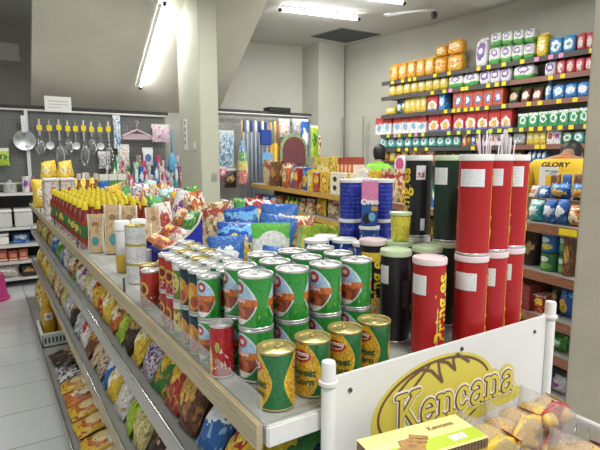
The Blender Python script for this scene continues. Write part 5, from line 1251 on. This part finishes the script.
# ------------------------------------------------------------------ lamps and ceiling fittings
tubem = mat('tube_glow', '#ffffff', .3, emit=60.0)
def fixture(label, a, b, up, name='ceiling_tube_lamp'):
    a, b, up = Vector(a), Vector(b), Vector(up)
    t = thing(name, label, 'tube lamp')
    d = (b-a).normalized()
    obj('tube', tube([a, b], .017, 10), tubem, t)
    s = up.cross(d).normalized()*.03
    bm = bmesh.new(); q = up*.03
    vs = [bm.verts.new(v) for v in (a+q-s, a+q+s, b+q+s, b+q-s, a+q*2.2-s, a+q*2.2+s, b+q*2.2+s, b+q*2.2-s)]
    for f in ((0, 1, 2, 3), (7, 6, 5, 4), (0, 4, 5, 1), (1, 5, 6, 2), (2, 6, 7, 3), (3, 7, 4, 0)): bm.faces.new([vs[i] for i in f])
    obj('housing', bm_mesh(bm), whiteP, t)
    for e, w in ((a, -d), (b, d)): obj('end_holder', tube([e, e+w*.05], .026, 8), mat('holder_dark', '#3b3b3d', .5), t)
    return t
fixture('slanting fluorescent tube fixed under the stair slope', (2.06, 6.457, 3.544), (1.985, 7.412, 2.665), (-1, .15, .16))
a, b = on_z(282, 10, 3.74), on_z(357, 19, 3.74)
fixture('fluorescent tube on the ceiling beyond the column', a, b, (0, 0, 1))
a2, b2 = on_z(318, -9, 3.74), on_z(402, 3, 3.74)
fixture('fluorescent tube on the ceiling at the top edge, nearer', a2, b2, (0, 0, 1))
# hatch and security camera
def quad_panel(pts, z0, z1):
    bm = bmesh.new(); lo = [bm.verts.new((p.x, p.y, z0)) for p in pts]; hi = [bm.verts.new((p.x, p.y, z1)) for p in pts]
    bm.faces.new(lo); bm.faces.new(hi[::-1])
    for i in range(4): bm.faces.new((lo[i], lo[(i+1) % 4], hi[(i+1) % 4], hi[i]))
    bmesh.ops.recalc_face_normals(bm, faces=bm.faces[:]); return bm_mesh(bm)
hp = [on_z(x, y, 3.785) for x, y in ((312, 37), (346, 43), (379, 35), (342, 29))]
t = thing('ceiling_hatch', 'dark open hatch panel in the ceiling behind the tube', 'hatch'); obj('panel', quad_panel(hp, 3.785, 3.799), mat('hatch_dark', '#4c5052', .8), t)
cp = sum(hp, Vector())/4
obj('frame', quad_panel([cp+(h-cp)*1.06 for h in hp], 3.791, 3.7985), mat('hatch_frame', '#74787a', .7), t)
p = on_z(434, 15, 3.66)
t = thing('ceiling_mounted_camera', 'small dark security camera on a white ceiling arm', 'camera', tuple(p))
obj('body', lathe([(0, -.05), (.04, -.045), (.05, 0), (.04, .04), (0, .045)], 14), mat('cam_dark', '#3c3d40', .4), t)
obj('arm', tube([(0, 0, .04), (.06, -.02, .08), (-.1, .3, .11), (-.25, .7, .125)], .02, 8), whiteP, t); obj('plate', lathe([(0, .12), (.06, .12), (.06, .138), (0, .138)], 14), whiteP, t, (-.25, .7, 0))
t = thing('conduit_pipe', 'thin grey conduit pipe at the far wall, left one', 'pipe', (5.8, 7.62, 0), 0, 'conduit pipes'); obj('pipe', tube([(0, 0, 0), (0, 0, 2.4)], .02, 8), mat('pipe_grey', '#8f9088', .6), t); obj('foot', lathe([(0, 0), (.05, 0), (.05, .01), (0, .012)], 12), mat('pipe_grey', '#8f9088', .6), t)
t = thing('conduit_pipe', 'thin grey conduit pipe at the far wall, right one', 'pipe', (5.98, 7.2, 0), 0, 'conduit pipes'); obj('pipe', tube([(0, 0, 0), (0, 0, 2.4)], .02, 8), mat('pipe_grey', '#8f9088', .6), t); obj('foot', lathe([(0, 0), (.05, 0), (.05, .01), (0, .012)], 12), mat('pipe_grey', '#8f9088', .6), t)

def area(loc, size, power, target=None, col=(1, .98, .94)):
    l = bpy.data.lights.new('fill_light', 'AREA'); l.shape = 'RECTANGLE'; l.size, l.size_y = size; l.energy = power; l.color = col
    o = bpy.data.objects.new('fill_light', l); C.objects.link(o); o.location = loc
    if target is not None: o.rotation_euler = (Vector(target)-Vector(loc)).to_track_quat('-Z', 'Y').to_euler()
    return o
for x, y in ((-1.2, 1.0), (-.6, 4.2), (.6, -1.1), (1.7, 2.6), (1.4, 5.0), (4.2, 1.2), (4.4, 4.2), (4.3, 6.6), (3.0, -1.0)):  # fill lights added without fixtures, stronger behind the camera to brighten the endcap board
    area((x, y, 3.62), (1.2, .12), 30 if x < 0 else (85 if y < 0 else 50))
w = bpy.data.worlds.new('World'); bpy.context.scene.world = w; w.use_nodes = True
w.node_tree.nodes['Background'].inputs[0].default_value = (.92, .96, 1, 1); w.node_tree.nodes['Background'].inputs[1].default_value = .55

# ------------------------------------------------------------------ camera
cam = bpy.data.cameras.new('Camera'); cam.sensor_width = 36; cam.lens = 490/600*36; cam.clip_start = .02
co = bpy.data.objects.new('Camera', cam); C.objects.link(co); co.location = EYE; co.rotation_euler = (PI/2-TH, 0, -YAW)
sc = bpy.context.scene; sc.camera = co
sc.view_settings.view_transform = 'Standard'; sc.view_settings.look = 'None'; sc.view_settings.exposure = -0.08
